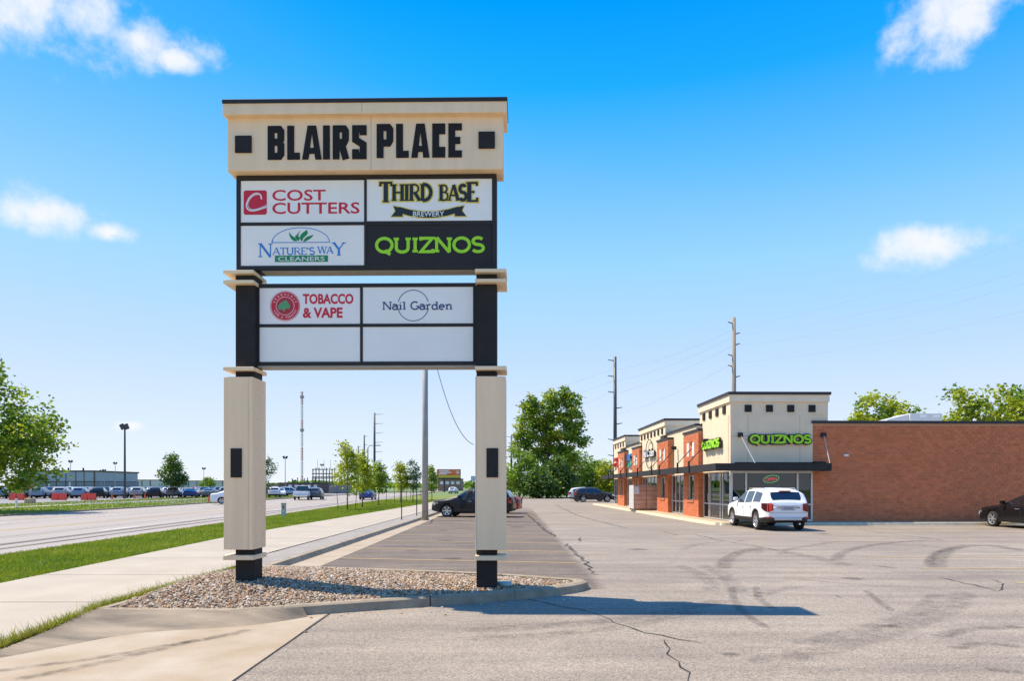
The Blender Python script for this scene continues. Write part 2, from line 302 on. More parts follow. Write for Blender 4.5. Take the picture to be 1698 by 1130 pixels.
# ---------------------------------------------------------------- materials of the place
def asphalt():
    m = bpy.data.materials.new('asphalt'); m.use_nodes = True; nt = m.node_tree; N = nt.nodes; L = nt.links; b = N['Principled BSDF']; b.inputs['Roughness'].default_value = .88
    tc = N.new('ShaderNodeTexCoord'); V = tc.outputs['Object']
    def noise(sc, det=6, ro=.6, stretch=None):
        n = N.new('ShaderNodeTexNoise'); n.inputs['Scale'].default_value = sc; n.inputs['Detail'].default_value = det; n.inputs['Roughness'].default_value = ro
        if stretch:
            mp = N.new('ShaderNodeMapping'); mp.inputs['Scale'].default_value = stretch; mp.inputs['Rotation'].default_value = (0,0,R(-12)); L.new(V, mp.inputs[0]); L.new(mp.outputs[0], n.inputs['Vector'])
        else: L.new(V, n.inputs['Vector'])
        return n.outputs['Fac']
    def ramp(f, p0, c0, p1, c1):
        r = N.new('ShaderNodeValToRGB'); e = r.color_ramp.elements; e[0].position = p0; e[1].position = p1; e[0].color = (*c0,1); e[1].color = (*c1,1); L.new(f, r.inputs[0]); return r.outputs[0]
    def mul(a, bb, f=1.0):
        x = N.new('ShaderNodeMix'); x.data_type = 'RGBA'; x.blend_type = 'MULTIPLY'; x.inputs['Factor'].default_value = f; L.new(a, x.inputs['A']); L.new(bb, x.inputs['B']); return x.outputs['Result']
    base = ramp(noise(.28, 10, .7), .34, (.245,.207,.165), .72, (.335,.287,.232))
    c = mul(base, ramp(noise(1.0, 6, .6, (.25, 1.6, 1)), .32, (.74,.73,.73), .6, (1.04,1.03,1.0)))
    vo = N.new('ShaderNodeTexVoronoi'); vo.inputs['Scale'].default_value = 75; L.new(V, vo.inputs['Vector'])      # stone chips showing in the worn surface
    sp = N.new('ShaderNodeSeparateColor'); L.new(vo.outputs['Color'], sp.inputs[0])
    c = mul(c, ramp(sp.outputs[0], .05, (.58,.57,.56), .95, (1.42,1.40,1.36)), .9)
    # the parking bays were sealed later and are darker
    sx = N.new('ShaderNodeSeparateXYZ'); L.new(V, sx.inputs[0])
    def step(src, edge, w):
        r = N.new('ShaderNodeMapRange'); r.inputs[1].default_value = edge-w; r.inputs[2].default_value = edge+w; L.new(src, r.inputs[0]); return r.outputs[0]
    nx = N.new('ShaderNodeMath'); nx.operation = 'MULTIPLY_ADD'; L.new(noise(1.2, 5), nx.inputs[0]); nx.inputs[1].default_value = .5; L.new(sx.outputs[0], nx.inputs[2])
    inv = N.new('ShaderNodeMath'); inv.operation = 'SUBTRACT'; inv.inputs[0].default_value = 1; L.new(step(nx.outputs[0], 1.75, .12), inv.inputs[1])
    mk = N.new('ShaderNodeMath'); mk.operation = 'MULTIPLY'; L.new(inv.outputs[0], mk.inputs[0]); L.new(step(sx.outputs[1], 11.3, .05), mk.inputs[1])
    far = N.new('ShaderNodeMath'); far.operation = 'SUBTRACT'; far.inputs[0].default_value = 1; L.new(step(sx.outputs[1], 52, 8), far.inputs[1])
    mk2 = N.new('ShaderNodeMath'); mk2.operation = 'MULTIPLY'; L.new(mk.outputs[0], mk2.inputs[0]); L.new(far.outputs[0], mk2.inputs[1])
    dk = N.new('ShaderNodeMix'); dk.data_type = 'RGBA'; dk.blend_type = 'MULTIPLY'; L.new(mk2.outputs[0], dk.inputs['Factor']); L.new(c, dk.inputs['A'])
    L.new(ramp(noise(2.2, 7, .65, (.3,1.5,1)), .3, (.42,.39,.38), .7, (.70,.66,.63)), dk.inputs['B'])
    L.new(dk.outputs['Result'], b.inputs['Base Color'])
    bp = N.new('ShaderNodeBump'); bp.inputs['Strength'].default_value = .55; bp.inputs['Distance'].default_value = .012; L.new(sp.outputs[0], bp.inputs['Height']); L.new(bp.outputs[0], b.inputs['Normal'])
    return m
M_ASPH = asphalt()
M_CONC = mat('concrete', (.31,.23,.14), .85, col2=(.40,.335,.25), scale=1.3, bump=.25, bscale=45)
M_WALK = mat('walk_concrete', (.345,.295,.225), .85, col2=(.41,.355,.275), scale=.9, bump=.15, bscale=60)
M_OLDC = mat('old_concrete', (.23,.205,.175), .88, col2=(.31,.28,.24), scale=1.8, bump=.3, bscale=40)
M_KERB = mat('kerb_concrete', (.22,.17,.11), .88, col2=(.36,.295,.205), scale=3, bump=.35, bscale=30)
M_WING = mat('stained_kerb', (.085,.07,.052), .9, col2=(.36,.285,.195), scale=1.3, bump=.3, bscale=30, stretch=(.5,1.6,1))
M_ROAD = mat('road_concrete', (.275,.24,.205), .85, col2=(.345,.305,.265), scale=.25, stretch=(3,.25,1), bump=.1)
M_LOT2 = mat('far_lot', (.22,.205,.20), .85, var=.15, scale=.2)
M_SOIL = mat('grass_soil', (.11,.15,.012), .95, col2=(.18,.21,.02), scale=.9)
M_LAND = mat('land', (.10,.16,.035), .95, col2=(.16,.20,.07), scale=.03)
M_YEL = mat('yellow_paint', (.55,.36,.08), .7, col2=(.34,.26,.16), scale=4)
M_WHT = mat('white_paint', (.6,.58,.54), .7, var=.15, scale=5)
M_CRACK = mat('crack_tar', (.018,.017,.016), .8)
def stain_mat(name, col, lo, hi, scale, stretch=(1,1,1)):
    m = bpy.data.materials.new(name); m.use_nodes = True; N = m.node_tree.nodes; L = m.node_tree.links; b = N['Principled BSDF']; b.inputs['Base Color'].default_value = (*col,1); b.inputs['Roughness'].default_value = .9
    tc = N.new('ShaderNodeTexCoord'); n = N.new('ShaderNodeTexNoise'); n.inputs['Scale'].default_value = scale; n.inputs['Detail'].default_value = 7; n.inputs['Roughness'].default_value = .7; L.new(tc.outputs['Object'], n.inputs['Vector'])
    uv = N.new('ShaderNodeAttribute'); uv.attribute_name = 'edge'
    r = N.new('ShaderNodeMapRange'); r.inputs[1].default_value = .38; r.inputs[2].default_value = .68; r.inputs[3].default_value = lo; r.inputs[4].default_value = hi; L.new(n.outputs['Fac'], r.inputs[0])
    q = N.new('ShaderNodeMath'); q.operation = 'MULTIPLY'; L.new(r.outputs[0], q.inputs[0]); L.new(uv.outputs['Fac'], q.inputs[1]); L.new(q.outputs[0], b.inputs['Alpha']); return m
M_TYRE_HATCH = stain_mat('tyre_and_hatch_dark', (.06,.05,.048), .04, .44, 6)
M_TYRE2 = stain_mat('faint_tyre_mark', (.08,.066,.058), .0, .31, 4)

# ---------------------------------------------------------------- the setting
struct(MB().add([(-3500,-300,-.09),(3500,-300,-.09),(3500,5000,-.09),(-3500,5000,-.09)], [(0,1,2,3)]).build('ground', M_LAND))
lot = struct(MB().add([(-4.6,-40,0),(70,-40,0),(70,118,0),(-4.6,118,0)], [(0,1,2,3)]).build('parking_lot', M_ASPH))
# concrete driveway apron left of a sawn joint
apron = struct(MB().prism([(-14,-20),(-2.43,-20),(-2.43,6.0),(-2.47,9.25),(-3.6,9.4),(-14,9.0)], -.08, .004).build('driveway', M_CONC))
MB().box(-2.445,-2.425,-6,9.1,.0045,.0065).build('joint', M_CRACK, apron)
# gutter pan along the bays
GUT = [(-4.98,13.6),(-4.12,13.2),(-4.12,60),(-4.9,60)]
struct(MB().prism([(-4.95,12.9),(-4.08,12.7),(-4.15,33.5),(-4.15,60),(-4.75,60),(-4.75,33.5)], -.05, .006).build('gutter', M_CONC))
# road running left of the verge, angled a little away from the bays
def rx(y, off): return off-.06*(y-16.5)
def strip(y0, y1, o0, o1, z, n=1):
    ys = [y0+(y1-y0)*i/n for i in range(n+1)]
    return MB().add([p for y in ys for p in ((rx(y,o0),y,z),(rx(y,o1),y,z))], [(2*i,2*i+1,2*i+3,2*i+2) for i in range(n)])
road = struct(strip(-40, 900, -28.6, -12.5, -.045).build('road', M_ROAD))
for off, w in ((-19.3,.13),(-19.65,.13)): strip(-20, 420, off-w, off, -.040).build('centre_line', M_YEL, road)
for k in range(16):
    strip(3+k*12, 6.2+k*12, -15.75, -15.6, -.040).build('lane_dash', M_WHT, road)
    strip(6+k*12, 9.2+k*12, -23.6, -23.45, -.040).build('lane_dash', M_WHT, road)
for off, w in ((-15.0,.32),(-14.1,.17)):
    strip(-10, 200, off-w, off, -.034, 30).build('sealed_joint', mat('joint_seal', (.10,.085,.075), .8, col2=(.19,.165,.145), scale=1.5, stretch=(1,.2,1)), road)
for off, w in ((-16.9,.5),(-14.0,.35),(-22.4,.5),(-24.6,.5)):
    o = strip(-10, 260, off-w, off, -.036, 40).build('wheel_track', M_TYRE2, road)
    o.data.attributes.new('edge','FLOAT','POINT').data.foreach_set('value', [.75]*len(o.data.vertices))
for o0, o1 in ((-12.5,-12.32),(-28.78,-28.6)):
    MB().add([p for y in (-40,-9) for p in ((rx(y,o0),y,.06),(rx(y,o1),y,.06))], [(0,1,3,2)]).build('kerb', M_KERB, road)
    mb = MB(); ys = [10+12*i for i in range(50)]
    for a, b in zip(ys, ys[1:]): mb.prism([(rx(a,o0),a),(rx(a,o1),a),(rx(b-.02,o1),b-.02),(rx(b-.02,o0),b-.02)], -.09, .06)
    mb.build('kerb', M_KERB, road)
# far side: lawn, path, far parking lot, low rise
struct(strip(-30, 700, -47, -28.78, .03).build('lawn', M_SOIL))
struct(strip(-30, 330, -39.2, -37.6, .035).build('far_path', M_WALK))
struct(MB().add([(-170,64,.04),(-46,64,.04),(-31.5,72,.04),(-38,190,.04),(-240,215,.04)], [(0,1,2,3,4)]).build('far_lot', M_LOT2))
struct(MB().prism([(-420,190),(-28,205),(-40,330),(-420,330)], -.08, [.5,.2,1.2,1.5]).build('grass_rise', M_LAND))
# shared path: big slabs
def lerp_poly(pts, y):
    for (x0,y0),(x1,y1) in zip(pts, pts[1:]):
        if y <= y1: return x0+(x1-x0)*(y-y0)/(y1-y0)
    return pts[-1][0]
PL = [(-7.9,-10),(-8.25,6.4),(-8.35,11),(-8.95,21),(-8.95,26),(-8.6,42),(-8.2,62),(-9.6,130)]
PR = [(-5.2,-10),(-5.32,6.4),(-5.5,9),(-5.47,13.3),(-5.83,16),(-5.75,30),(-5.66,43),(-5.5,62),(-6.8,130)]
def pz(y): return .012+.113*min(1,max(0,(y-6.4)/2.8))
side = struct(MB().prism([(lerp_poly(PL,6.45)+.02,6.45),(lerp_poly(PR,6.45)-.02,6.45)]+[(lerp_poly(PR,y)-.02,y) for y in (9.2,13.3,16,30,43,62,129.9)]+[(lerp_poly(PL,y)+.02,y) for y in (129.9,62,42,26,21,11)], -.08,
        [pz(6.45)-.03]*2+[.085]*13).build('sidewalk', M_OLDC))
y = 6.42
while y < 128:
    L_ = 2.9 if y < 40 else 6.0; y2 = min(y+L_, 129); a, b = y+.014, y2-.014; ym = (a+b)/2
    MB().add([(lerp_poly(PL,a),a,pz(a)),(lerp_poly(PR,a),a,pz(a)),(lerp_poly(PR,ym),ym,pz(ym)),(lerp_poly(PR,b),b,pz(b)),(lerp_poly(PL,b),b,pz(b)),(lerp_poly(PL,ym),ym,pz(ym)),
              (lerp_poly(PL,a),a,-.05),(lerp_poly(PR,a),a,-.05),(lerp_poly(PR,b),b,-.05),(lerp_poly(PL,b),b,-.05)],
             [(0,1,2,5),(5,2,3,4),(0,6,7,1),(3,8,9,4)]).build('slab', M_WALK, side); y = y2
# grey strip and kerb of the bays
struct(MB().prism([(-5.47,13.75),(-5.05,13.75),(-4.85,33),(-4.8,60),(-4.8,110),(-5.7,110),(-5.48,62),(-5.64,43),(-5.73,30),(-5.8,16)], -.08, .112).build('paved_strip', M_OLDC))
kp = [(-5.0,13.75),(-4.83,33),(-4.78,60),(-4.78,110)]
for (xa,ya),(xb,yb) in zip(kp, kp[1:]):
    n = max(1, int((yb-ya)/6)); 
    for i in range(n):
        a = ya+(yb-ya)*i/n; b = ya+(yb-ya)*(i+1)/n-.012; x1 = xa+(xb-xa)*i/n; x2 = xa+(xb-xa)*(i+1)/n
        k = MB().add([(x1,a,.128),(x1+.14,a,.12),(x1+.22,a,-.02),(x1,a,-.02),(x2,b,.128),(x2+.14,b,.12),(x2+.22,b,-.02),(x2,b,-.02)], [(0,1,5,4),(1,2,6,5),(0,3,2,1),(4,5,6,7),(3,0,4,7)]).build('kerb', M_KERB, lot)
# verge
verge = struct(MB().add([p for yy in [-10,0,6,9,11,16,21,26,34,42,52,62,90,130] for p in ((rx(yy,-12.34),yy,.04),(lerp_poly(PL,yy)-.01,yy,.075))], [(2*i,2*i+1,2*i+3,2*i+2) for i in range(13)]).build('verge', M_SOIL))
struct(MB().prism([(-12.5,130),(-6,130),(-5,118),(40,118),(90,118),(90,400),(-32,400)], -.085, .02).build('meadow', M_LAND))

# ---- planted island: kerb ring, wing, gravel
IN = [(-5.28,8.86),(-4.2,8.80),(-3.4,8.86),(-2.5,9.30),(-.8,10.04),(0,10.44),(.75,10.98),(1.03,11.42),(.72,11.66),(-.65,12.38),(-3.0,13.05),(-5.02,13.55)]
OUT = [(-5.33,8.66),(-4.2,8.60),(-3.4,8.66),(-2.47,9.12),(-.77,9.84),(.05,10.24),(.95,10.85),(1.30,11.46),(.83,11.84),(-.60,12.55),(-2.96,13.23),(-5.02,13.74)]
isl = struct(MB().prism(IN[::1], -.05, .05).build('planting_bed', mat('bed_soil', (.12,.10,.08), .95)))
def smooth_line(pts, n=4):
    o = []
    for i in range(len(pts)-1):
        p0 = pts[max(i-1,0)]; p1 = pts[i]; p2 = pts[i+1]; p3 = pts[min(i+2,len(pts)-1)]
        for k in range(n):
            t = k/n; o.append(tuple(.5*((2*b)+(-a+c)*t+(2*a-5*b+4*c-d)*t*t+(-a+3*b-3*c+d)*t**3) for a,b,c,d in zip(p0,p1,p2,p3)))
    return o+[tuple(pts[-1])]
ki, ko = smooth_line(IN), smooth_line(OUT); seg = 5
for s in range(0, len(ki)-1, seg):
    e = min(s+seg, len(ki)-1); vs = []; fs = []
    for i in range(s, e+1):
        t = .012 if i == e and e < len(ki)-1 else 0
        (a,b),(c,d) = ki[i], ko[i]
        if t: a -= (ki[i][0]-ki[i-1][0])*.03; c -= (ko[i][0]-ko[i-1][0])*.03; b -= (ki[i][1]-ki[i-1][1])*.03; d -= (ko[i][1]-ko[i-1][1])*.03
        m = lambda u: (a+(c-a)*u, b+(d-b)*u)
        vs += [(*m(0),.0),(*m(0),.128),(*m(.2),.14),(*m(.65),.138),(*m(.85),.115),(*m(1.05),-.03)]
    for i in range(e-s):
        for k in range(5): q = i*6+k; fs.append((q,q+6,q+7,q+1))
    fs += [(0,1,2,3,4,5), tuple((e-s)*6+j for j in (5,4,3,2,1,0))]
    MB().add(vs, fs).build('kerb', M_KERB, isl, smooth=False)
# left edging and the flared, tyre-stained wing that runs down to the driveway
MB().prism([(-5.33,8.72),(-5.21,8.80),(-4.98,13.56),(-5.10,13.62)], -.03, .142).build('edging', M_KERB, isl)
top = smooth_line([(-5.24,6.75,.012),(-5.28,7.9,.075),(-5.34,8.64,.135),(-4.9,8.63,.139),(-4.2,8.61,.139),(-3.4,8.67,.13),(-2.75,8.98,.12)], 4)
bot = smooth_line([(-5.10,6.70,.005),(-4.72,7.35,.005),(-4.45,7.80,.005),(-4.15,8.0,.005),(-3.7,8.15,.005),(-3.1,8.42,.005),(-2.66,8.90,.005)], 4)
vs = []; fs = []; K = 6
for t, b in zip(top, bot):
    for k in range(K+1):
        u = k/K; s = u*u*(3-2*u)*.55+u*.45; vs.append((t[0]+(b[0]-t[0])*u, t[1]+(b[1]-t[1])*u, t[2]+(b[2]-t[2])*min(1,s**.75)))
for i in range(len(top)-1):
    for k in range(K): q = i*(K+1)+k; fs.append((q,q+1,q+K+2,q+K+1))
MB().add(vs, fs).build('kerb_wing', M_WING, isl, smooth=True)

def in_poly(x, y, poly):
    c = False; j = len(poly)-1
    for i in range(len(poly)):
        (xi,yi),(xj,yj) = poly[i], poly[j]
        if (yi > y) != (yj > y) and x < (xj-xi)*(y-yi)/(yj-yi)+xi: c = not c
        j = i
    return c
def bed_h(x, y): return .075+.17*math.exp(-((x+4.3)/2.2)**2-((y-11.2)/1.9)**2)+.06*math.exp(-((x+.6)/1.5)**2-((y-11)/1.0)**2)
# river gravel
t_ = (1+5**.5)/2
ICO = np.array([(-1,t_,0),(1,t_,0),(-1,-t_,0),(1,-t_,0),(0,-1,t_),(0,1,t_),(0,-1,-t_),(0,1,-t_),(t_,0,-1),(t_,0,1),(-t_,0,-1),(-t_,0,1)])/1.9
ICF = [(0,11,5),(0,5,1),(0,1,7),(0,7,10),(0,10,11),(1,5,9),(5,11,4),(11,10,2),(10,7,6),(7,1,8),(3,9,4),(3,4,2),(3,2,6),(3,6,8),(3,8,9),(4,9,5),(2,4,11),(6,2,10),(8,6,7),(9,8,1)]
def gravel():
    nr = np.random.default_rng(5); V = []; Fc = []; n = 0
    N_ = 19000
    xs = nr.uniform(-5.3,1.0,N_*2); ys = nr.uniform(8.8,13.5,N_*2)
    for x, y in zip(xs, ys):
        if not in_poly(x, y, IN): continue
        s = .5*nr.uniform(.026,.054)*(1 if y < 11 else 1.05); sc = np.array([s*nr.uniform(.8,1.5), s*nr.uniform(.7,1.1), s*nr.uniform(.45,.8)])
        v = ICO*sc*nr.uniform(.82,1.15,(12,1)); a = nr.uniform(0,6.283); c, q = math.cos(a), math.sin(a); tl = nr.uniform(-.5,.5)
        v = np.stack([v[:,0]*c-v[:,1]*q, v[:,0]*q+v[:,1]*c, v[:,2]+v[:,0]*tl], 1)
        v += (x, y, bed_h(x,y)+nr.uniform(-.012,.018)); V.append(v); Fc += [(a+n,b+n,d+n) for a,b,d in ICF]; n += 12
    for k in range(46):                                   # a few stones kicked out over the kerb
        t = nr.uniform(0,1); i = int(t*(len(OUT)-7)); x = OUT[i+1][0]+(OUT[i+2][0]-OUT[i+1][0])*nr.uniform(0,1)+nr.normal(0,.12); y = OUT[i+1][1]+(OUT[i+2][1]-OUT[i+1][1])*nr.uniform(0,1)-abs(nr.normal(0,.28))-.06
        if x < -2.6: continue
        s = nr.uniform(.008,.019); v = ICO*np.array([s*1.3,s,s*.7])*nr.uniform(.82,1.15,(12,1)); v += (x,y,s*.45); V.append(v); Fc += [(a+n,b+n,d+n) for a,b,d in ICF]; n += 12
    me = bpy.data.meshes.new('gravel'); me.from_pydata(np.concatenate(V).tolist(), [], Fc)
    m = bpy.data.materials.new('river_gravel'); m.use_nodes = True; N = m.node_tree.nodes; L = m.node_tree.links; b = N['Principled BSDF']; b.inputs['Roughness'].default_value = .7
    ge = N.new('ShaderNodeNewGeometry'); r = N.new('ShaderNodeValToRGB'); r.color_ramp.interpolation = 'CONSTANT'
    cs = [(.36,.28,.19),(.46,.41,.33),(.30,.16,.08),(.56,.51,.44),(.38,.20,.085),(.22,.18,.145),(.44,.34,.22),(.27,.22,.17),(.50,.33,.18),(.60,.56,.50)]
    while len(r.color_ramp.elements) < len(cs): r.color_ramp.elements.new(.5)
    for i, cc in enumerate(cs): r.color_ramp.elements[i].position = i/len(cs); r.color_ramp.elements[i].color = (*cc,1)
    L.new(ge.outputs['Random Per Island'], r.inputs[0]); dm = N.new('ShaderNodeVectorMath'); dm.operation = 'MULTIPLY'; dm.inputs[1].default_value = (.86,.80,.72); L.new(r.outputs[0], dm.inputs[0]); L.new(dm.outputs[0], b.inputs['Base Color']); me.materials.append(m)
    o = stuff(link('gravel', me)); o['label'] = 'mixed tan and white river gravel filling the kerbed sign bed'; o['category'] = 'gravel'
    # solid layer under the stones
    mb = MB(); xs = np.linspace(-5.2,1.0,40); ys = np.linspace(8.9,13.5,30); idx = {}
    for i, x in enumerate(xs):
        for j, yy in enumerate(ys): idx[i,j] = len(mb.v); mb.v.append((x,yy,bed_h(x,yy)-.02))
    for i in range(39):
        for j in range(29):
            if all(in_poly(xs[i+a], ys[j+b2], IN) for a in (0,1) for b2 in (0,1)): mb.f.append((idx[i,j],idx[i+1,j],idx[i+1,j+1],idx[i,j+1])); mb.m.append(0)
    mb.build('soil', mat('bed_soil', (.12,.10,.08), .95), isl)
gravel()

# ---- markings, cracks, tyre marks and dark hatch strokes on the lot
def ground_ribbon(name, pts, w, z, m, jitter=0, taper=True, sub=1, soft=False):
    pts = smooth_line(pts, sub) if sub > 1 else pts; n = len(pts); vs = []; fs = []; ed = []; rr = random.Random(len(pts)*7+int(pts[0][0]*100))
    for i, p in enumerate(pts):
        a = pts[max(i-1,0)]; b = pts[min(i+1,n-1)]; d = Vector((b[0]-a[0], b[1]-a[1])).normalized(); nn = Vector((-d.y,d.x)); ww = w/2*(1 if not jitter else rr.uniform(.35,1.5))
        if taper and (i == 0 or i == n-1): ww *= .3
        off = rr.uniform(-jitter,jitter)*w*2
        cols = (-1,-.5,.5,1) if soft else (-1,1)
        for c in cols:
            vs.append((p[0]+nn.x*(ww*c+off), p[1]+nn.y*(ww*c+off), z)); ed.append((0 if abs(c) == 1 else 1)*(0 if i in (0,n-1) else 1) if soft else 1)
    k = 4 if soft else 2
    for i in range(n-1):
        for j in range(k-1): fs.append((i*k+j+1,i*k+j,(i+1)*k+j,(i+1)*k+j+1))
    o = MB().add(vs, fs).build(name, m, lot)
    o.data.attributes.new('edge','FLOAT','POINT').data.foreach_set('value', ed); return o
def z3(p): return [G(850+x/3.644, 820+y/3.644)[:2] for x, y in p]
def z4(p): return [G(1250+x/3.79, 850+y/3.79)[:2] for x, y in p]
for k in range(14):
    y0 = 15.16+2.66*k; MB().add([(-4.02,y0+1.01,.005),(-4.02,y0+1.10,.005),(1.42,y0+.09,.005),(1.42,y0,.005)], [(3,2,1,0)]).build('bay_line', M_YEL, lot)
for (xa, ya, xb, yb) in ((8.6,16.45,26,16.2),(8.55,14.2,24,14.0),(8.9,12.0,20,11.85),(14,27.6,26,27.4)):
    MB().add([(xa,ya,.005),(xb,yb,.005),(xb,yb+.09,.005),(xa,ya+.09,.005)], [(0,1,2,3)]).build('bay_line', M_YEL, lot)
def rough_line(pts, n, amp):
    rr = random.Random(int(abs(pts[0][0])*1000)); o = []
    for a, b in zip(pts, pts[1:]):
        L_ = math.dist(a, b); m = max(1, int(L_/n))
        for k in range(m): t = k/m; o.append((a[0]+(b[0]-a[0])*t+rr.uniform(-amp,amp), a[1]+(b[1]-a[1])*t+rr.uniform(-amp,amp)))
    return o+[pts[-1]]
for p, w in (([(65,635),(200,660),(330,690),(410,702),(500,725),(580,750),(600,780),(690,805),(800,840),(900,855),(1000,878),(1135,900)],.022),
             ([(905,880),(915,905),(960,940),(935,970),(950,990),(1000,1010),(1020,1050),(1075,1080),(1070,1125),(1060,1180)],.016),
             ([(1000,1010),(1060,1030)],.012), ([(320,300),(360,340),(400,370),(440,410),(460,440),(490,480),(520,488)],.06), ([(90,125),(150,175),(190,215),(260,258)],.07),
             ([(-40,484),(300,487),(500,490),(1100,505),(1640,535)],.014), ([(260,65),(380,125),(500,160),(700,210)],.05), ([(900,225),(1000,250)],.03), ([(1100,245),(1250,280),(1640,345)],.03),
             ([(-480,150),(-500,180)],.05), ([(410,262),(408,285)],.04)):
    ground_ribbon('crack', rough_line(z3(p), .16, .022), w, .0045, M_CRACK, jitter=.5)
for p, w in (([(1170,412),(1290,440),(1470,478),(1530,500),(1580,460),(1500,425)],.022), ([(1050,210),(1250,230)],.03), ([(500,520),(550,543)],.02), ([(650,115),(900,140),(1200,180)],.03), ([(750,335),(900,352)],.03),
             ([(0,415),(300,425),(630,455),(930,470),(1240,485)],.012), ([(1390,225),(1690,235)],.02)):
    ground_ribbon('crack', rough_line(z4(p), .16, .022), w, .0045, M_CRACK, jitter=.5)
for p, w, m in (([(510,310),(560,255),(700,215),(900,190),(1100,178)],.35,M_TYRE_HATCH), ([(1140,355),(1160,290),(1230,235),(1350,212),(1500,212),(1700,245)],.5,M_TYRE_HATCH), ([(1100,335),(1120,285),(1180,245),(1300,222)],.3,M_TYRE_HATCH),
             ([(0,960),(300,900),(600,830),(900,740),(1150,650),(1290,560),(1320,500)],.42,M_TYRE2), ([(250,835),(600,760),(900,680),(1080,600),(1160,510)],.36,M_TYRE2), ([(170,270),(200,240),(330,215),(560,180)],.3,M_TYRE2),
             ([(0,255),(60,235),(160,245),(400,290),(600,340)],.5,M_TYRE2), ([(1150,790),(1350,740),(1700,720)],.25,M_TYRE_HATCH), ([(1240,860),(1450,830),(1700,850)],.22,M_TYRE_HATCH), ([(1440,990),(1700,1010)],.2,M_TYRE_HATCH), ([(0,540),(150,490),(300,470)],.3,M_TYRE2),  # the thin bands at lower right are soft dark hatch strokes
             ([(700,490),(780,560),(880,630)],.14,M_TYRE_HATCH)):
    ground_ribbon('tyre_and_hatch_mark', z4(p), w, .0062, m, sub=5, soft=True)
for p, w, m in (([(1275,455),(1290,400),(1380,350),(1500,322)],.42,M_TYRE_HATCH), ([(1325,560),(1335,630),(1400,720),(1550,820)],.16,M_TYRE_HATCH), ([(1000,430),(1120,480),(1200,540),(1190,590)],.35,M_TYRE2), ([(1130,430),(1260,480),(1340,560),(1360,600)],.4,M_TYRE2),
             ([(1020,340),(1060,320),(1150,300),(1280,290)],.3,M_TYRE2), ([(-400,830),(0,810),(500,775),(900,720),(1300,640)],.4,M_TYRE2), ([(-300,880),(200,850),(700,800),(1150,700)],.3,M_TYRE2), ([(1470,560),(1490,630),(1580,700)],.16,M_TYRE_HATCH)):
    ground_ribbon('tyre_and_hatch_mark', z3(p), w, .0066, m, sub=5, soft=True)
for p, w in (([(20,1130),(150,1105),(300,1070),(420,1045)],.2), ([(-30,1118),(160,1093),(300,1068),(400,1052)],.16)):
    ground_ribbon('tyre_and_hatch_mark', [G(x,y)[:2] for x,y in p], w, .0082, M_TYRE_HATCH, sub=5, soft=True)

# oil drips in the bays and on the lanes
M_OIL = stain_mat('oil_stain', (.035,.03,.028), .15, .62, 9)
ro = random.Random(12)
for (x, y, r) in [(ro.uniform(-3.2,.6), 14.6+2.66*k+ro.uniform(.9,1.9), ro.uniform(.14,.36)) for k in range(9)]+[(6.3,12.6,.22),(3.4,18.5,.3),(12.8,15.2,.25),(16.2,17.8,.3),(11.2,24.6,.3),(7.2,21.5,.2),(4.6,8.3,.14),(2.2,6.9,.1)]:
    vs = [(x,y,.0075)]+[(x+r*q*f*1.2*math.cos(R(a)), y+r*q*f*math.sin(R(a)), .0075) for f in (.55,1) for a in range(0,360,30) for q in (ro.uniform(.7,1.15),)]
    fs = [(0,1+i,1+(i+1)%12) for i in range(12)]+[(1+i,13+i,13+(i+1)%12,1+(i+1)%12) for i in range(12)]
    o = MB().add(vs, fs).build('oil_stain', M_OIL, lot); o.data.attributes.new('edge','FLOAT','POINT').data.foreach_set('value', [1]+[.85]*12+[0]*12)

# ---- grass
M_BLADE = mat('grass_blade', (.15,.25,.006), .6, col2=(.33,.36,.018), scale=.55, trans=.35, island=.3)
M_BLADEY = mat('dry_grass_blade', (.27,.30,.02), .6, col2=(.38,.36,.05), scale=2, trans=.35, island=.3)
def blades(name, label, spots, h, m, w=.006):
    nr = np.random.default_rng(len(spots)); n = len(spots); s = np.array(spots); a = nr.uniform(0,6.283,n); hh = h*nr.uniform(.5,1.3,n)*(s[:,3] if s.shape[1] > 3 else 1); le = nr.normal(0,.45,(n,2))*hh[:,None]
    ww = w*nr.uniform(.7,1.4,n)*(1+s[:,1]/25); d = np.stack([np.cos(a)*ww, np.sin(a)*ww, np.zeros(n)],1); b = s[:,:3]
    tip = b+np.stack([le[:,0],le[:,1],hh],1); V = np.stack([b-d, b+d, tip],1).reshape(-1,3)
    me = bpy.data.meshes.new(name); me.from_pydata(V.tolist(), [], [(3*i,3*i+1,3*i+2) for i in range(n)]); me.materials.append(m)
    o = stuff(link(name, me)); o['label'] = label; o['category'] = 'grass'
sp = []
for i in range(110000):
    yy = 11+ (rng.random()**2.0)*75; a, b = rx(yy,-12.3), lerp_poly(PL,yy)-.02; x = rng.uniform(a,b); sp.append((x,yy,.04+.035*(x-a)/(b-a)))
blades('verge_grass', 'bright green mown grass on the verge between road and path', sp, .075, M_BLADE)
sp = []
for i in range(5200):
    t = rng.random(); yy = 6.9+t*6.6; x = (-5.36 if yy > 8.7 else -5.3)-abs(rng.gauss(0,.05))+(.02 if yy < 8 else 0)-.02
    x = min(x, -5.15-.03*(yy-6.9)) if yy < 8.6 else x+.045*(yy-8.7)
    sp.append((x,yy,pz(yy)-.02, 1.7 if rng.random() < .08 else 1))
blades('grass_fringe', 'ragged yellow-green grass fringe between path and sign bed edging', sp, .10, M_BLADEY, .004)
sp = []
for i in range(36000):
    yy = 30+rng.random()**1.5*110; a, b = rx(yy,-46.5), rx(yy,-28.85); x = rng.uniform(a,b)
    if rx(yy,-39.3) < x < rx(yy,-37.5): continue
    sp.append((x,yy,.03))
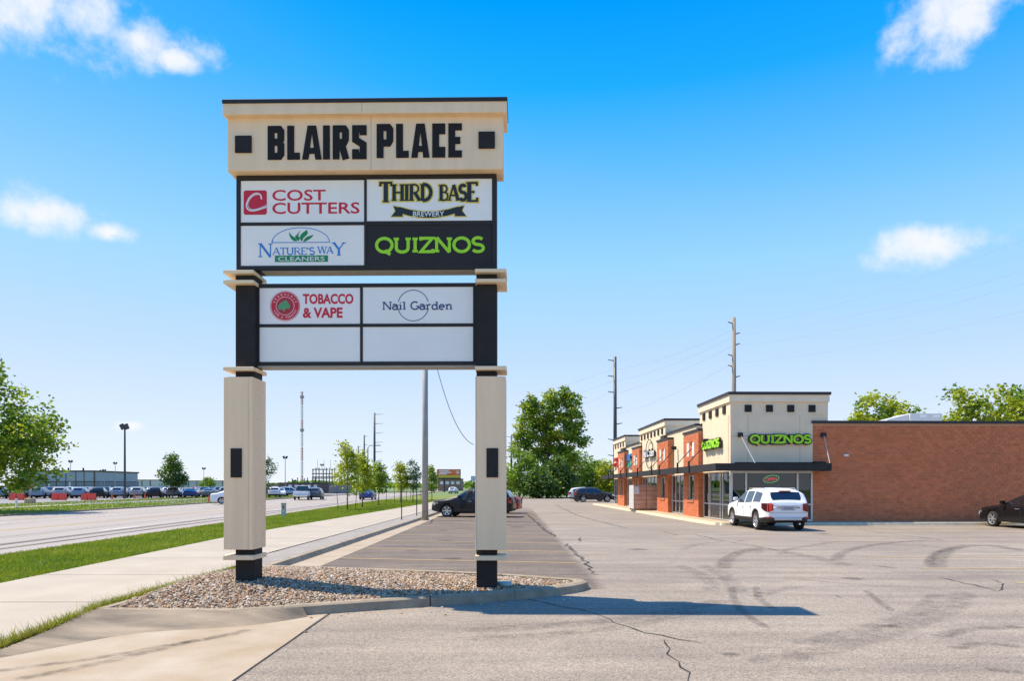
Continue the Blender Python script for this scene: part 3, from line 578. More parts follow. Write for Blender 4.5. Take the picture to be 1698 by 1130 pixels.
blades('lawn_grass', 'mown lawn across the road in front of the car lot', sp, .09, mat('lawn_blade', (.17,.27,.012), .6, col2=(.28,.35,.025), scale=.3, trans=.35, island=.25), .012)
# ---------------------------------------------------------------- pylon sign
M_TAN = mat('tan_panel', (.90,.66,.41), .55, var=.06, scale=1.6, stretch=(3.5,3.5,.35), bump=.04, bscale=200)
M_TAN2 = mat('tan_shelf', (.88,.66,.41), .5, var=.05, scale=2)
M_DARK = mat('dark_metal', (.030,.027,.026), .7, spec=.15, var=.15, scale=4)
M_FRAME = mat('cabinet_frame', (.036,.033,.031), .65, spec=.2, var=.1, scale=4)
M_FACE = mat('sign_face', (.91,.87,.78), .35, var=.025, scale=1.5)
M_FACE2 = mat('blank_face', (.88,.85,.775), .35, var=.03, scale=1.2)
M_BLACKL = mat('black_letter', (.022,.020,.019), .7, spec=.15)
M_TRIM = mat('grey_trim', (.33,.30,.25), .5, var=.1)
sign = thing('pylon_sign', 'tall two-post tenant sign with tan header, standing in the gravel bed', 'sign', (-2.26,10.7,0), R(-.9))
def sx(px, d): return (px-CX)/F*d+2.26
def sz(py, d): return CH+(HZ-py)/F*d
def sbox(name, px0, px1, py0, py1, d, back, m, parent=sign, bv=0):
    o = B(sx(px0,d), sx(px1,d), d-10.7, back-10.7, sz(py1,d), sz(py0,d)).build(name, m, parent)
    if bv: bevel(o, bv)
    return o
HB = 11.0
hd = sbox('header', 375.5, 835, 189, 282, 10.5, 10.94, M_TAN, bv=.012)
sbox('cornice', 367.5, 841, 168.5, 188, 10.40, 11.02, M_TAN, bv=.01)
sbox('coping', 366.5, 842, 162, 168.5, 10.38, 11.04, mat('coping', (.03,.032,.036), .55, spec=.25), bv=.008)
for nm, a, b, top, bot, d in (('seam', 600.2, 600.9, 169.5, 187, 10.398), ('seam', 615.2, 615.9, 192, 281, 10.498)): sbox(nm, a, b, top, bot, d, d+.004, M_TRIM, hd)
for a, b in ((388.5,415.5),(794,821)): sbox('accent_square', a, b, 223 if a < 500 else 219.5, 250.5 if a < 500 else 246.5, 10.47, 10.499, M_DARK, hd)
# title letters: cut plates standing off the header
mb = MB(); d = 10.47
zl = lambda a: sx(350+a/3.3294, d)
block_letters(hd, M_BLACKL, [(c, zl(a), zl(b)) for c,a,b in (('B',308,400),('L',417,487),('A',500,608),('I',617,653),('R',670,762),('S',778,858))], sz(262.5,d), .52, .105, d-10.7+.016, .012)
block_letters(hd, M_BLACKL, [(c, zl(a), zl(b)) for c,a,b in (('P',914,1006),('L',1022,1092),('A',1106,1207),('C',1222,1294),('E',1311,1386))], sz(260.8,d), .52, .105, d-10.7+.016, .012)
# cabinets: box, frame bars, faces
def cabinet(name, x0, x1, y0, y1, d, back, vx, hy, inset):
    c = B(sx(x0,d), sx(x1,d), d-10.7+.03, back-10.7, sz(y1,d), sz(y0,d)).build(name, M_FRAME, sign)
    for (a, b, p, q) in ((x0,x1,y0,y0+inset),(x0,x1,y1-inset,y1)): sbox('frame_bar', a, b, p, q, d, d+.03, M_FRAME, c)
    for (a, b) in ((x0,x0+inset),(x1-inset,x1)): sbox('frame_bar', a, b, y0+inset, y1-inset, d+.001, d+.03, M_FRAME, c)
    sbox('divider', vx-2, vx+2, y0+inset, y1-inset, d+.004, d+.03, M_FRAME, c); sbox('divider', x0+inset, vx-2, hy-2.6, hy+2.6, d+.005, d+.03, M_FRAME, c); sbox('divider', vx+2, x1-inset, hy-2.6, hy+2.6, d+.005, d+.03, M_FRAME, c)
    return c
D1 = 10.65
cab1 = cabinet('upper_cabinet', 390.5, 823.5, 290, 447, D1, 10.97, 606, 370.5, 7)
cab2 = cabinet('lower_cabinet', 423, 791, 470, 606, D1, 10.9, 599.5, 539.8, 6)
for nm, px0, px1, py, dd in (('lower_skirt', 423, 791, 608.5, D1+.01), ('upper_skirt', 433, 790, 449, D1+.04)):
    B(sx(px0,dd), sx(px1,dd), dd-10.7, .2, sz(py,dd)-.012, sz(py-2.4,dd)-.004).build(nm, M_TRIM, sign)
FD = D1+.014                                       # face plane
def face(px0, px1, py0, py1, m, label):
    o = sbox('tenant_panel', px0, px1, py0, py1, FD, FD+.014, m); o['label'] = label; return o
p1 = face(397.4,603.8,298.6,367.7,M_FACE,'white panel with red COST CUTTERS lettering')
p2 = face(608.3,816,297,366.8,M_FACE,'white panel with gold-edged THIRD BASE BREWERY lettering')
p3 = face(397.4,603.8,373.5,440.2,M_FACE,"white panel with blue NATURE'S WAY CLEANERS lettering")
p4 = face(604.4,816,368,440.2,mat('charcoal_face', (.032,.029,.028), .6, spec=.2),'charcoal panel with lime QUIZNOS lettering')
p5 = face(428.7,597,477.3,537.4,mat('pink_white_face', (.90,.84,.78), .35),'white panel with red TOBACCO & VAPE lettering and round seal')
p6 = face(601.6,784.6,476.7,537,M_FACE2,'pale panel with navy Nail Garden lettering')
face(428.7,597,542.2,600.2,M_FACE2,'blank pale panel at lower left'); face(601.6,784.6,542,600,M_FACE2,'blank pale panel at lower right')
RED = mat('red_vinyl', (.62,.008,.03), .4); GRN = mat('lime_vinyl', (.36,.75,.008), .4); BLU = mat('blue_vinyl', (.03,.22,.58), .4); DGR = mat('green_vinyl', (.012,.24,.07), .4)
GOLD = mat('gold_vinyl', (.78,.60,.06), .4); NAVY = mat('navy_vinyl', (.02,.055,.17), .4); WV = mat('white_vinyl', (.78,.78,.76), .4); BLK_ = mat('black_vinyl', (.015,.015,.014), .4)
yF = FD-10.7
def X(zx): return sx(350+zx/3.3294, FD)            # coordinates read off an enlargement of the sign
def Z(zy, base=150): return sz(base+zy/3.3303, FD)
def poly(pts, y, m, name, parent):
    mb = MB(); n = len(pts); mb.add([(a,y,b) for a,b in pts]+[(a,y+.0025,b) for a,b in pts], [tuple(range(n)), tuple(range(2*n-1,n-1,-1))]+[(i,n+i,n+(i+1)%n,(i+1)%n) for i in range(n)]); return mb.build(name, m, parent)
def zp(pts, base=150): return [(X(a), Z(b,base)) for a, b in pts]
# COST CUTTERS
r = 8; sq = [(176+r,548),(305-r,548),(305,548+r),(305,683-r),(305-r,683),(176+r,683),(176,683-r),(176,548+r)]
poly(zp(sq[::-1]), yF-.003, RED, 'logo_square', p1)
mb = MB(); ribbon(mb, smooth_line(zp([(276,598),(268,572),(240,566),(208,590),(192,630),(204,656),(240,660),(305,640)]),4), .022, yF-.005, .003)
ribbon(mb, smooth_line(zp([(262,570),(225,582),(200,620),(212,650),(250,652),(305,630)]),4), .009, yF-.0056, .003); mb.build('logo_curl', WV, p1)
sans('lettering', 'COST', X(335), X(632), Z(607), Z(546), yF-.003, RED, p1, bold=.012); sans('lettering', 'CUTTERS', X(335), X(820), Z(680), Z(617), yF-.003, RED, p1, bold=.012)
# THIRD BASE BREWERY
for grow, y, m in ((.034,yF-.003,GOLD),(0,yF-.006,BLK_)):
    mb = MB(); serif_text(mb, 'THIRD', X(930), X(1220), Z(612), (612-520)/3.33*FD/F, .21, .5, .30, y, .002, {0:1.22}, grow); mb.build('lettering', m, p2); mb = MB(); serif_text(mb, 'BASE', X(1262), X(1474), Z(612), (612-525)/3.33*FD/F, .21, .5, .30, y, .002, {3:1.25}, grow); mb.build('lettering', m, p2)
def rib(e):
    up = [(1040-e,645-e)]+[(1040+(1365-1040)*t, 645-e+28*4*t*(1-t)) for t in (.17,.33,.5,.67,.83)]+[(1365+e,645-e)]
    lo = [(1365+e,678+e)]+[(1365-(1365-1040)*t, 678+e+28*4*t*(1-t)) for t in (.17,.33,.5,.67,.83)]+[(1040-e,678+e)]
    return (up+lo)[::-1]
for e, y, m in ((5,yF-.004,GOLD),(0,yF-.0055,BLK_)):
    poly(zp(rib(e)), y, m, 'ribbon', p2)
    for tail in ([(1055+e,652-e),(1007-e,640-e),(1019-e,668),(995-e,698+e),(1059+e,698+e)], [(1350-e,652-e),(1398+e,640-e),(1386+e,668),(1410+e,698+e),(1346-e,698+e)]):
        poly(zp(tail), y+.001, m, 'ribbon_tail', p2)
sans('lettering', 'BREWERY', X(1116), X(1288), Z(699), Z(671), yF-.0075, WV, p2, bold=.012)
# NATURE'S WAY CLEANERS
mb = MB(); ribbon(mb, [(X(334),Z(838))]+[(X(494+160*math.cos(R(a))), Z(838-82*math.sin(R(a)))) for a in range(180,-1,-12)]+[(X(654),Z(838))], .011, yF-.003, .002); ribbon(mb, zp([(334,838),(655,838)]), .011, yF-.0034, .002); mb.build('logo_arch', BLU, p3)
for lf in ([(428,780),(445,800),(462,812),(474,830),(452,828),(434,808)], [(492,772),(476,790),(462,808),(482,830),(488,812),(480,800)], [(528,768),(532,790),(510,812),(500,832),(488,812),(498,790)], [(566,796),(548,816),(520,832),(508,832),(526,808)]):
    poly(smooth_line(zp(lf+lf[:1])[::-1],3)[:-1], yF-.003, DGR, 'logo_leaf', p3)
mb = MB(); serif_text(mb, "NATURE'S", X(258), X(572), Z(906), (906-866)/3.33*FD/F, .17, .5, .30, yF-.003, .002, {0:1.9}); mb.build('lettering', BLU, p3); mb = MB(); serif_text(mb, 'WAY', X(588), X(738), Z(900), (906-868)/3.33*FD/F, .17, .5, .30, yF-.003, .002, {2:1.9}); mb.build('lettering', BLU, p3)
poly(zp([(350,910),(350,946),(645,946),(645,910)]), yF-.003, DGR, 'logo_bar', p3); sans('lettering', 'CLEANERS', X(368), X(626), Z(941), Z(917), yF-.0055, WV, p3, bold=.006)
# QUIZNOS
mb = MB(); serif_text(mb, 'QUIZNOS', X(905), X(1512), Z(897), (897-815)/3.33*FD/F, .21, .95, .36, yF-.004, .003, st=.17); mb.build('lettering', GRN, p4)
# TOBACCO & VAPE
cx0, cz0 = X(407), Z(224,440); rr_ = (490-324)/2/3.33*FD/F
def disc(rad, y, m, name): return poly([(cx0+rad*math.cos(R(a)), cz0+rad*math.sin(R(a))) for a in range(0,360,8)][::-1], y, m, name, p5)
disc(rr_, yF-.003, RED, 'seal'); 
for rad, w, y in ((rr_*.95,.006,yF-.0048),(rr_*.60,.006,yF-.0049)):
    mb = MB(); ribbon(mb, [(cx0+rad*math.cos(R(a)), cz0+rad*math.sin(R(a))) for a in range(0,360,9)], w, y, .002, True); mb.build('seal_ring', WV, p5)
disc(rr_*.55, yF-.0046, mat('seal_rose', (.42,.02,.03), .4), 'seal_centre')
poly(zp([(372,246),(368,222),(385,205),(400,198),(412,190),(420,200),(436,224),(430,240),(418,236),(406,246),(400,256),(388,240)][::-1],440), yF-.0066, mat('leaf_green', (.10,.33,.13), .4), 'seal_emblem', p5)
def ring_text(txt, a0, a1, flip):
    for i, ch in enumerate(txt):
        if ch == ' ': continue
        a = R(a0+(a1-a0)*i/(len(txt)-1)); q = rr_*.77; o = sans('seal_letter', ch, -.011, .011, -.014, .014, 0, WV, p5, .002, .01)
        o.location = (cx0+q*math.cos(a), yF-.0062, cz0+q*math.sin(a)); o.rotation_euler = (0, -(a-math.pi/2) if not flip else -(a+math.pi/2), 0)
ring_text('GREENLEAF', 160, 20, False); ring_text('VAPE & TOBACCO', 205, 335, True)
sans('lettering', 'TOBACCO', X(505), X(786), Z(214,440), Z(157,440), yF-.003, RED, p5, bold=.035); sans('lettering', '& VAPE', X(505), X(726), Z(291,440), Z(233,440), yF-.003, RED, p5, bold=.035)
# Nail Garden
mb = MB(); q = 85/3.33*FD/F
for a0, a1 in ((14,166),(194,346)): ribbon(mb, [(X(1117)+q*math.cos(R(a0+(a1-a0)*i/24)), Z(224,440)+q*math.sin(R(a0+(a1-a0)*i/24))) for i in range(25)], .011, yF-.003, .002)
mb.build('logo_circle', NAVY, p6)
mb = MB(); serif_text(mb, 'Nail', X(947), X(1078), Z(247,440), (247-203)/3.33*FD/F, .165, .75, .32, yF-.0045, .002, st=.10); mb.build('lettering', NAVY, p6); mb = MB(); serif_text(mb, 'Garden', X(1100), X(1335), Z(247,440), (247-203)/3.33*FD/F, .165, .75, .32, yF-.0045, .002, st=.10); mb.build('lettering', NAVY, p6)
# posts with shelves and tan boxes
for side_, (b0,b1,q0,q1) in (('left',(369.5,416.6,389.6,421.5)),('right',(790.5,839,790.5,824))):
    dp = 10.55; base = .1
    xa, xb = sx(q0,dp), sx(q1,dp)
    B(xa, xb, dp-10.7, .16, base, sz(447,dp)).build('post', M_DARK, sign)
    x0, x1 = sx(b0,10.45), sx(b1,10.45)
    if side_ == 'left': x1 = max(x1, xb+.012)
    else: x0 = min(x0, xa-.012)
    bx_ = bevel(B(x0, x1, 10.45-10.7, .28, sz(912.7,10.45), sz(624.7,10.45)).build('post_box', M_TAN, sign), .008)
    s0, s1 = (381.2,399.6) if side_ == 'left' else (807.3,826.6); sbox('accent_panel', s0, s1, 744, 792.5, 10.435, 10.451, M_DARK, bx_)
    MB().box(x1-.075 if side_ == 'left' else x0+.02, x1-.071 if side_ == 'left' else x0+.024, 10.4485-10.7, 10.451-10.7, sz(912,10.45), sz(625.5,10.45)).build('seam', M_TRIM, bx_)
    if side_ == 'left':
        mb = MB()
        for zz in np.linspace(sz(900,10.45), sz(640,10.45), 6):
            for yy in (-.06,.14): mb.lathe([(.0,.004),(.006,.004),(.007,0)], 8, 'z', (0,0,0))
        for zz in np.linspace(sz(890,10.45), sz(645,10.45), 6):
            for yy in (-.12,.16): B(x1, x1+.003, yy-.006, yy+.006, zz-.006, zz+.006).build('rivet', M_TRIM, bx_)
    for (pa, pb) in ((447,452.7),(463.5,469.3),(608,614.3),(922.2,930)):
        bevel(B(x0-.004, x1+.012, 10.44-10.7, .285, sz(pb,10.45), sz(pa,10.45)).build('shelf', M_TAN2, sign), .006)
lid = MB().lathe([(0,.035),(.10,.033),(.125,.02),(.13,-.02)], 20).build('valve_lid', mat('green_plastic', (.36,.44,.38), .5), None, True, (-.13,10.85,bed_h(-.13,10.85)+.03))
tag(lid, 'round pale green valve lid in the gravel beside the right sign post', 'valve lid')

# ---------------------------------------------------------------- retail building
BX, BY = 10.01, 31.3
M_STUC = mat('stucco', (.80,.64,.445), .9, var=.05, scale=1.5, bump=.15, bscale=80)
M_STUC2 = mat('stucco_trim', (.84,.68,.485), .9, var=.05, scale=1.5)
M_BRICK = mat('brick', (.54,.145,.055), .85, col2=(.64,.195,.078), scale=3, island=.13, rnd_obj=True, bump=.2, bscale=90)
M_MORT = mat('mortar', (.56,.30,.175), .95, var=.1, scale=8)
M_AWN = mat('awning_steel', (.033,.029,.028), .6, spec=.2, var=.2, scale=3)
M_ALU = mat('aluminium', (.62,.60,.56), .4, metal=.3)
M_COP = mat('roof_coping', (.045,.045,.05), .6, spec=.25)
GLS = glass_mat('window_glass', (.5,.55,.55), .02, .8)
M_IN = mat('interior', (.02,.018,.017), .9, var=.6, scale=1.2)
bld = thing('retail_building', 'long one-storey brick and stucco shop row with black awnings', 'building', (BX,BY,0), .0194)
def bb(name, x0, x1, y0, y1, z0, z1, m, parent=bld): return B(x0,x1,y0,y1,z0,z1).build(name, m, parent)
LEN = 31.5; FL = .12
BH, BW_ = .133, .272
def brick_mesh(w, h, axis):
    g = .009; dp = .012
    if axis == 'x': return B(g, w-g, -dp, .0, g, h-g)
    return B(-dp, 0, g, w-g, g, h-g)
# side wall, camera side: bricks from local x 3.79 on
wall = bb('side_wall', 3.80, 17.2, .0, .3, 0, 4.62, M_MORT)
bb('coping', 3.74, 17.25, -.09, .36, 4.62, 4.74, M_COP, wall)
me_full = brick_mesh(BW_, BH, 'x').build('brick', M_BRICK, wall); me_half = brick_mesh(BW_/2, BH, 'x').build('brick', M_BRICK, wall)
spots = []
nz_ = int((4.62-.13)/BH)
for r_ in range(nz_):
    z = .125+r_*BH; x = 3.80+(0 if r_ % 2 else -BW_/2)
    while x < 17.1:
        if x < 3.79: spots.append((3.80, z, 1)); x += BW_
        else: spots.append((x, z, 0)); x += BW_
spots.sort(key=lambda s: (s[0]-5.5)**2*.25+(s[1]-3.0)**2)
mF, mH = me_full.data, me_half.data
bpy.data.objects.remove(me_full); bpy.data.objects.remove(me_half)
for (x, z, hf) in spots[:300]:
    o = link('brick', mH if hf else mF, wall); o.location = (x, rng.uniform(-.003,.003), z)
mb = MB()
for (x, z, hf) in spots[300:]:
    j = rng.uniform(-.003,.003); mb.box(x+.009, x+(BW_/2 if hf else BW_)-.009, -.012+j, j+.004, z+.009, z+BH-.009)
stuff(mb.build('brickwork', M_BRICK, wall))
bb('wall_light', 5.22, 5.42, -.12, -.014, 3.10, 3.20, mat('lamp_white', (.75,.73,.68), .5), wall)
bb('wall_base', 3.6, 17.2, -.02, .0, 0, .125, M_KERB, wall)
roof = bb('roof', .26, 17.1, .26, LEN-.1, 4.15, 4.25, mat('roof_membrane', (.55,.54,.50), .9), bld)
bb('back_wall', 17.0, 17.2, .3, LEN, 0, 4.6, M_MORT, bld); bb('end_wall', .2, 17.0, LEN-.1, LEN, 0, 4.6, M_MORT, bld)
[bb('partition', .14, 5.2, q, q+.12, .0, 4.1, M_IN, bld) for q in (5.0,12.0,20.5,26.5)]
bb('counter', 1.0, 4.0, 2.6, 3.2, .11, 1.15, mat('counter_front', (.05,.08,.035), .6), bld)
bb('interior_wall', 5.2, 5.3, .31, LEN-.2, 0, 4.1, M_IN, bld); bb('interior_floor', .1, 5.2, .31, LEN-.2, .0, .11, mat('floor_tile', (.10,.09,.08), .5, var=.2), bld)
def tower(y0, y1, ylo0, ylo1, nsq, front):
    """upper box over a stucco bay; squares in a row under the cornice"""
    zt = 6.02; t = bb('tower', .0, 4.52 if front else 3.0, y0, y1, 5.02, 5.85, M_STUC)
    bb('tower_cornice', -.07, 4.56 if front else 3.05, y0-.07, y1+.07, 5.60, 5.93, M_STUC2, t)
    bb('tower_coping', -.12, 4.62 if front else 3.1, y0-.12, y1+.12, 5.93, 6.06, M_COP, t)
    n = nsq
    for i in range(n):
        yc = y0+(y1-y0)*(i+.75)/(n+.5); bb('accent_square', -.05, -.001, yc-.19, yc+.19, 5.14, 5.50, M_DARK, t)
    return t
tw = tower(.0, 4.75, 0, 4.2, 4, True)
for i in range(4): bb('accent_square', .66+i*.985, .66+i*.985+.31, -.05, -.001, 5.14, 5.46, M_DARK, tw)
bb('tower_return', .0, 4.52, .02, .1, 4.6, 5.02, M_STUC, tw); 
# stucco below the tower, above the awning
st = bb('stucco_front', .0, 3.795, -.03, .25, 2.42, 5.02, M_STUC)
for xx in (.80, 3.20): bb('control_joint', xx-.008, xx+.008, -.033, -.029, 2.8, 5.0, M_TRIM, st)
bb('control_joint', 0, 3.79, -.0335, -.029, 4.02, 4.035, M_TRIM, st)
def fstuc(y0, y1, zt, x=0.0, cop=True):
    o = bb('stucco_bay', x, x+.25, y0, y1, 2.42, zt, M_STUC)
    if cop: bb('coping', x-.06, x+.4, y0, y1, zt, zt+.12, M_COP, o)
    return o
fstuc(.25, 4.2, 5.02, -.02, False)
fstuc(5.8, 12.2, 5.03, .12); bb('parapet_return', .4, 2.2, 5.8, 5.98, 4.2, 5.03, M_STUC); bb('parapet_return', .4, 3.0, 12.1, 12.25, 4.2, 5.0, M_STUC)
tower(12.2, 20.1, 13.5, 19.15, 7, False); fstuc(13.5, 19.15, 5.02, -.02, False)
fstuc(20.3, 26.5, 5.03, .12); tower(25.9, 31.5, 28.2, 31.5, 4, False); fstuc(28.2, 31.5, 5.02, -.02, False)
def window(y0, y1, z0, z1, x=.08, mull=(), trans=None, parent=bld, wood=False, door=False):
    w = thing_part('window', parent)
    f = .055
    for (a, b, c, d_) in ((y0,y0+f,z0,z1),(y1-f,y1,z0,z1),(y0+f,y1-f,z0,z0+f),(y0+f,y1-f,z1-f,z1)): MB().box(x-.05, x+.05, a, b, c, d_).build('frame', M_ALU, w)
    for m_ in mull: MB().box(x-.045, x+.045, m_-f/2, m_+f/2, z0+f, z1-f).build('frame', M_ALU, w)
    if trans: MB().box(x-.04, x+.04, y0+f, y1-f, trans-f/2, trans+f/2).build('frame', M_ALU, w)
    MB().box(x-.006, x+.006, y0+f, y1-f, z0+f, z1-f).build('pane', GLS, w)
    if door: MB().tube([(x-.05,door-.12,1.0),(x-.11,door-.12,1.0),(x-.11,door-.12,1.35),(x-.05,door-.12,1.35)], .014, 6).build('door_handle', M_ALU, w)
    return w
def thing_part(name, parent):
    o = bpy.data.objects.new(name, None); COL.objects.link(o); o.parent = parent; o.empty_display_size = .1; return o
# piers with brick, window, light niches
for (y0, y1) in ((4.2,7.1),(10.6,13.5),(19.15,21.9),(25.2,28.2)):
    x = -.22; pr = thing_part('brick_pier', bld); wy0, wy1, wz0, wz1 = y0+.85, y1-.85, .98, 2.34
    for (a, b, c, d_) in ((y0,wy0,.12,2.42),(wy1,y1,.12,2.42),(wy0,wy1,.12,wz0),(y0,y1,2.42,4.62)): MB().box(x-.006, x+.45, a, b, c, d_).build('backing', M_MORT, pr)
    mb = MB()
    for r_ in range(34):
        z = .12+r_*BH; yy = y0-(BW_/2 if r_ % 2 else 0)
        while yy < y1:
            a, b = max(y0,yy), min(y1,yy+BW_); zt = z+BH-.006; yy += BW_
            if b-a < .05 or zt > 4.62: continue
            if z+BH > wz0 and z < wz1:
                if a >= wy0-.01 and b <= wy1+.01: continue
                if a < wy0 < b: b = wy0
                elif a < wy1 < b: a = wy1
                if b-a < .05: continue
            mb.box(x-.02, x+.025, a+.006, b-.006, z+.006, zt)
    # near return of the pier
    for r_ in range(34):
        z = .12+r_*BH
        if z+BH <= 4.62: mb.box(x-.018, x+.2, y0-.02, y0, z+.006, z+BH-.006)
    stuff(mb.build('brickwork', M_BRICK, pr))
    for q in (y0+.95, y1-.95): MB().box(x-.03, x+.019, q-.22, q+.22, 3.35, 4.08).build('niche', mat('niche_white', (.70,.67,.60), .8), pr)
    MB().box(x-.06, x+.5, y0-.05, y1+.05, 4.62, 4.74).build('coping', M_COP, pr)
    w = window(wy0, wy1, wz0, wz1, x+.12, (), None, bld); MB().box(x-.06, x+.1, wy0-.06, wy1+.06, wz0-.10, wz0).build('sill', M_BRICK, w)
# storefronts on the long facade
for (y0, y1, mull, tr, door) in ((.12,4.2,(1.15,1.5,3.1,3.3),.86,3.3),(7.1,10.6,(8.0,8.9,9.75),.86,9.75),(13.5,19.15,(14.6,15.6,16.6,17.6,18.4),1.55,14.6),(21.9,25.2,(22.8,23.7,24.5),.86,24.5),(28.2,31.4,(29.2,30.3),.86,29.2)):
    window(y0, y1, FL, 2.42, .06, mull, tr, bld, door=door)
# corner storefront facing the camera
wf = thing_part('window', bld)
for a, b in ((.0,.10),(.685,.765),(3.06,3.15),(3.72,3.80)): MB().box(a, b, -.02, .12, FL, 2.42).build('frame', M_ALU, wf)
for a, b in ((.10,.685),(.765,3.06),(3.15,3.72)):
    MB().box(a, b, -.015, .10, FL, FL+.09).build('frame', M_ALU, wf); MB().box(a, b, -.015, .10, 2.33, 2.42).build('frame', M_ALU, wf); MB().box(a, b, .035, .045, FL+.09, 2.33).build('pane', GLS, wf)
MB().box(3.15, 3.72, -.012, .09, .86, .92).build('frame', M_ALU, wf)
# poster inside the right pane
po = MB().box(3.22, 3.66, .07, .075, 1.15, 2.12).build('poster', mat('poster_sheet', (.16,.20,.21), .6, col2=(.42,.45,.44), scale=3), bld); MB().box(3.24, 3.64, .066, .069, 1.2, 1.42).build('poster_photo', mat('poster_green', (.10,.22,.05), .6, col2=(.25,.33,.16), scale=6), po)
for i in range(2): MB().box(3.24, 3.24+.26+.12*i, .066, .069, 1.93-.1*i, 1.98-.1*i).build('poster_line', BLK_, po)
# OPEN neon
ne = thing('neon_open_sign', 'red OPEN neon in a green oval, hanging in the corner shop window', 'neon sign', (BX+1.93,BY+.14,0), .0194)
mb = MB(); ov = [(.62/2*math.cos(R(a))*1.15, 0, 2.06+.165*math.sin(R(a))+.05*math.cos(R(a))) for a in range(0,361,12)]; mb.tube(ov, .014, 6, cap=False); mb.build('neon_ring', mat('neon_green', (.12,.75,.18), .4, emit=1.6), ne)
o = sans('neon_lettering', 'OPEN', -.25, .25, 1.99, 2.14, -.01, mat('neon_red', (1,.06,.06), .4, emit=1.8), ne, .02); o.rotation_euler = (0, R(-6), 0); o.location = (.21,0,.0)
MB().box(-.3,.3,.03,.04,1.9,2.22).build('back_plate', BLK_, ne)
# awning
aw = thing_part('awning', bld)
MB().box(-1.0, 4.2, -1.0, -.88, 2.41, 2.75).build('fascia', M_AWN, aw); MB().box(4.08, 4.2, -.88, -.05, 2.41, 2.75).build('fascia', M_AWN, aw)
MB().box(-1.0, -.88, -.88, LEN+1.0, 2.41, 2.75).build('fascia', M_AWN, aw); MB().box(-.88, .1, LEN+.88, LEN+1.0, 2.41, 2.75).build('fascia', M_AWN, aw)
MB().box(-.88, 4.08, -.88, -.05, 2.66, 2.70).build('deck', M_AWN, aw); MB().box(-.88, -.25, -.05, LEN+.88, 2.66, 2.70).build('deck', M_AWN, aw); MB().box(.2,3.9,-.10,-.031,2.75,2.83).build('flashing', M_AWN, aw); MB().box(3.79,4.35,-.2,-.05,2.70,2.86).build('flashing', M_AWN, aw)
for yy in (3.2,5.4,9.6,11.7,16,20,22.5,26,28.5):
    MB().box(-1.05, -.98, yy-.06, yy+.06, 2.40, 3.0).build('bracket', M_AWN, aw); MB().tube([(-1.0,yy,2.95),(-.03,yy+.05,4.0)], .022, 6).build('tie_rod', M_AWN, aw); MB().box(-.27, .02, yy-.06, yy+.16, 3.93, 4.13).build('rod_anchor', M_AWN, aw)
for xx, za in ((.43,4.09),(4.27,4.09)):
    MB().box(xx-.1, xx+.1, -.16, -.03, 3.98, 4.18).build('rod_anchor', M_AWN, aw); MB().tube([(xx,-.13,4.05),(min(4.14,xx+.35),-.95,2.76)], .018, 6).build('tie_rod', M_ALU, aw)
# wall lettering
for grow, y, m, dep in ((.10,-.16,BLK_,.12),(0,-.20,GRN,.05)):
    mb = MB(); serif_text(mb, 'QUIZNOS', .84, 3.66, 3.70, .36, .25, .95, .38, y, dep, grow=grow, st=.18); mb.build('shop_lettering', m, bld)
def facade_letters(fn, ya, m, nm='shop_lettering'):
    o = fn(); o.rotation_euler = (0,0,R(-90)); o.location = (-.02, ya, 0); return o
for grow, y, m, dep in ((.09,-.13,BLK_,.10),(0,-.17,GRN,.05)):
    mb = MB(); serif_text(mb, 'QUIZNOS', -3.2, -.5, 3.62, .36, .27, .95, .42, y, dep, grow=grow, st=.22); o = mb.build('shop_lettering', m, bld); o.rotation_euler = (0,0,R(-90)); o.location = (-.05,.5,0)
for grow, y, m, dep in ((.07,-.12,BLK_,.10),(0,-.16,WV,.05)):
    mb = MB(); serif_text(mb, 'Nail Garden', -18.0, -14.6, 3.8, .5, .15, .8, .26, y, dep, grow=grow); o = mb.build('shop_lettering', m, bld); o.rotation_euler = (0,0,R(-90)); o.location = (-.05,0,0)
mb = MB(); ribbon(mb, [(-16.3+1.15*math.cos(R(a)), 4.0+1.0*math.sin(R(a))) for a in range(0,360,10)], .035, -.1, .04, True); o = mb.build('shop_lettering', BLK_, bld); o.rotation_euler = (0,0,R(-90)); o.location = (-.05,0,0)
def fac_sans(txt, y0, y1, z0, z1, m):
    o = sans('shop_lettering', txt, -y1, -y0, z0, z1, -.15, m, bld, .12, .02); o.rotation_euler = (0,0,R(-90)); o.location = (-.05 if y0 > 27.5 or y0 < 20 else .1,0,0)
serif = MB(); serif_text(serif, "NATURE'S WAY", -25.1, -22.2, 3.85, .5, .2, .6, .3, -.15, .12); o = serif.build('shop_lettering', BLU, bld); o.rotation_euler = (0,0,R(-90)); o.location = (.1,0,0)
fac_sans('CLEANERS', 22.4, 24.9, 3.35, 3.68, mat('teal_letter', (.03,.36,.28), .4)); fac_sans('COST', 29.0, 30.4, 3.95, 4.3, RED); fac_sans('CUTTERS', 28.6, 31.1, 3.5, 3.85, RED)
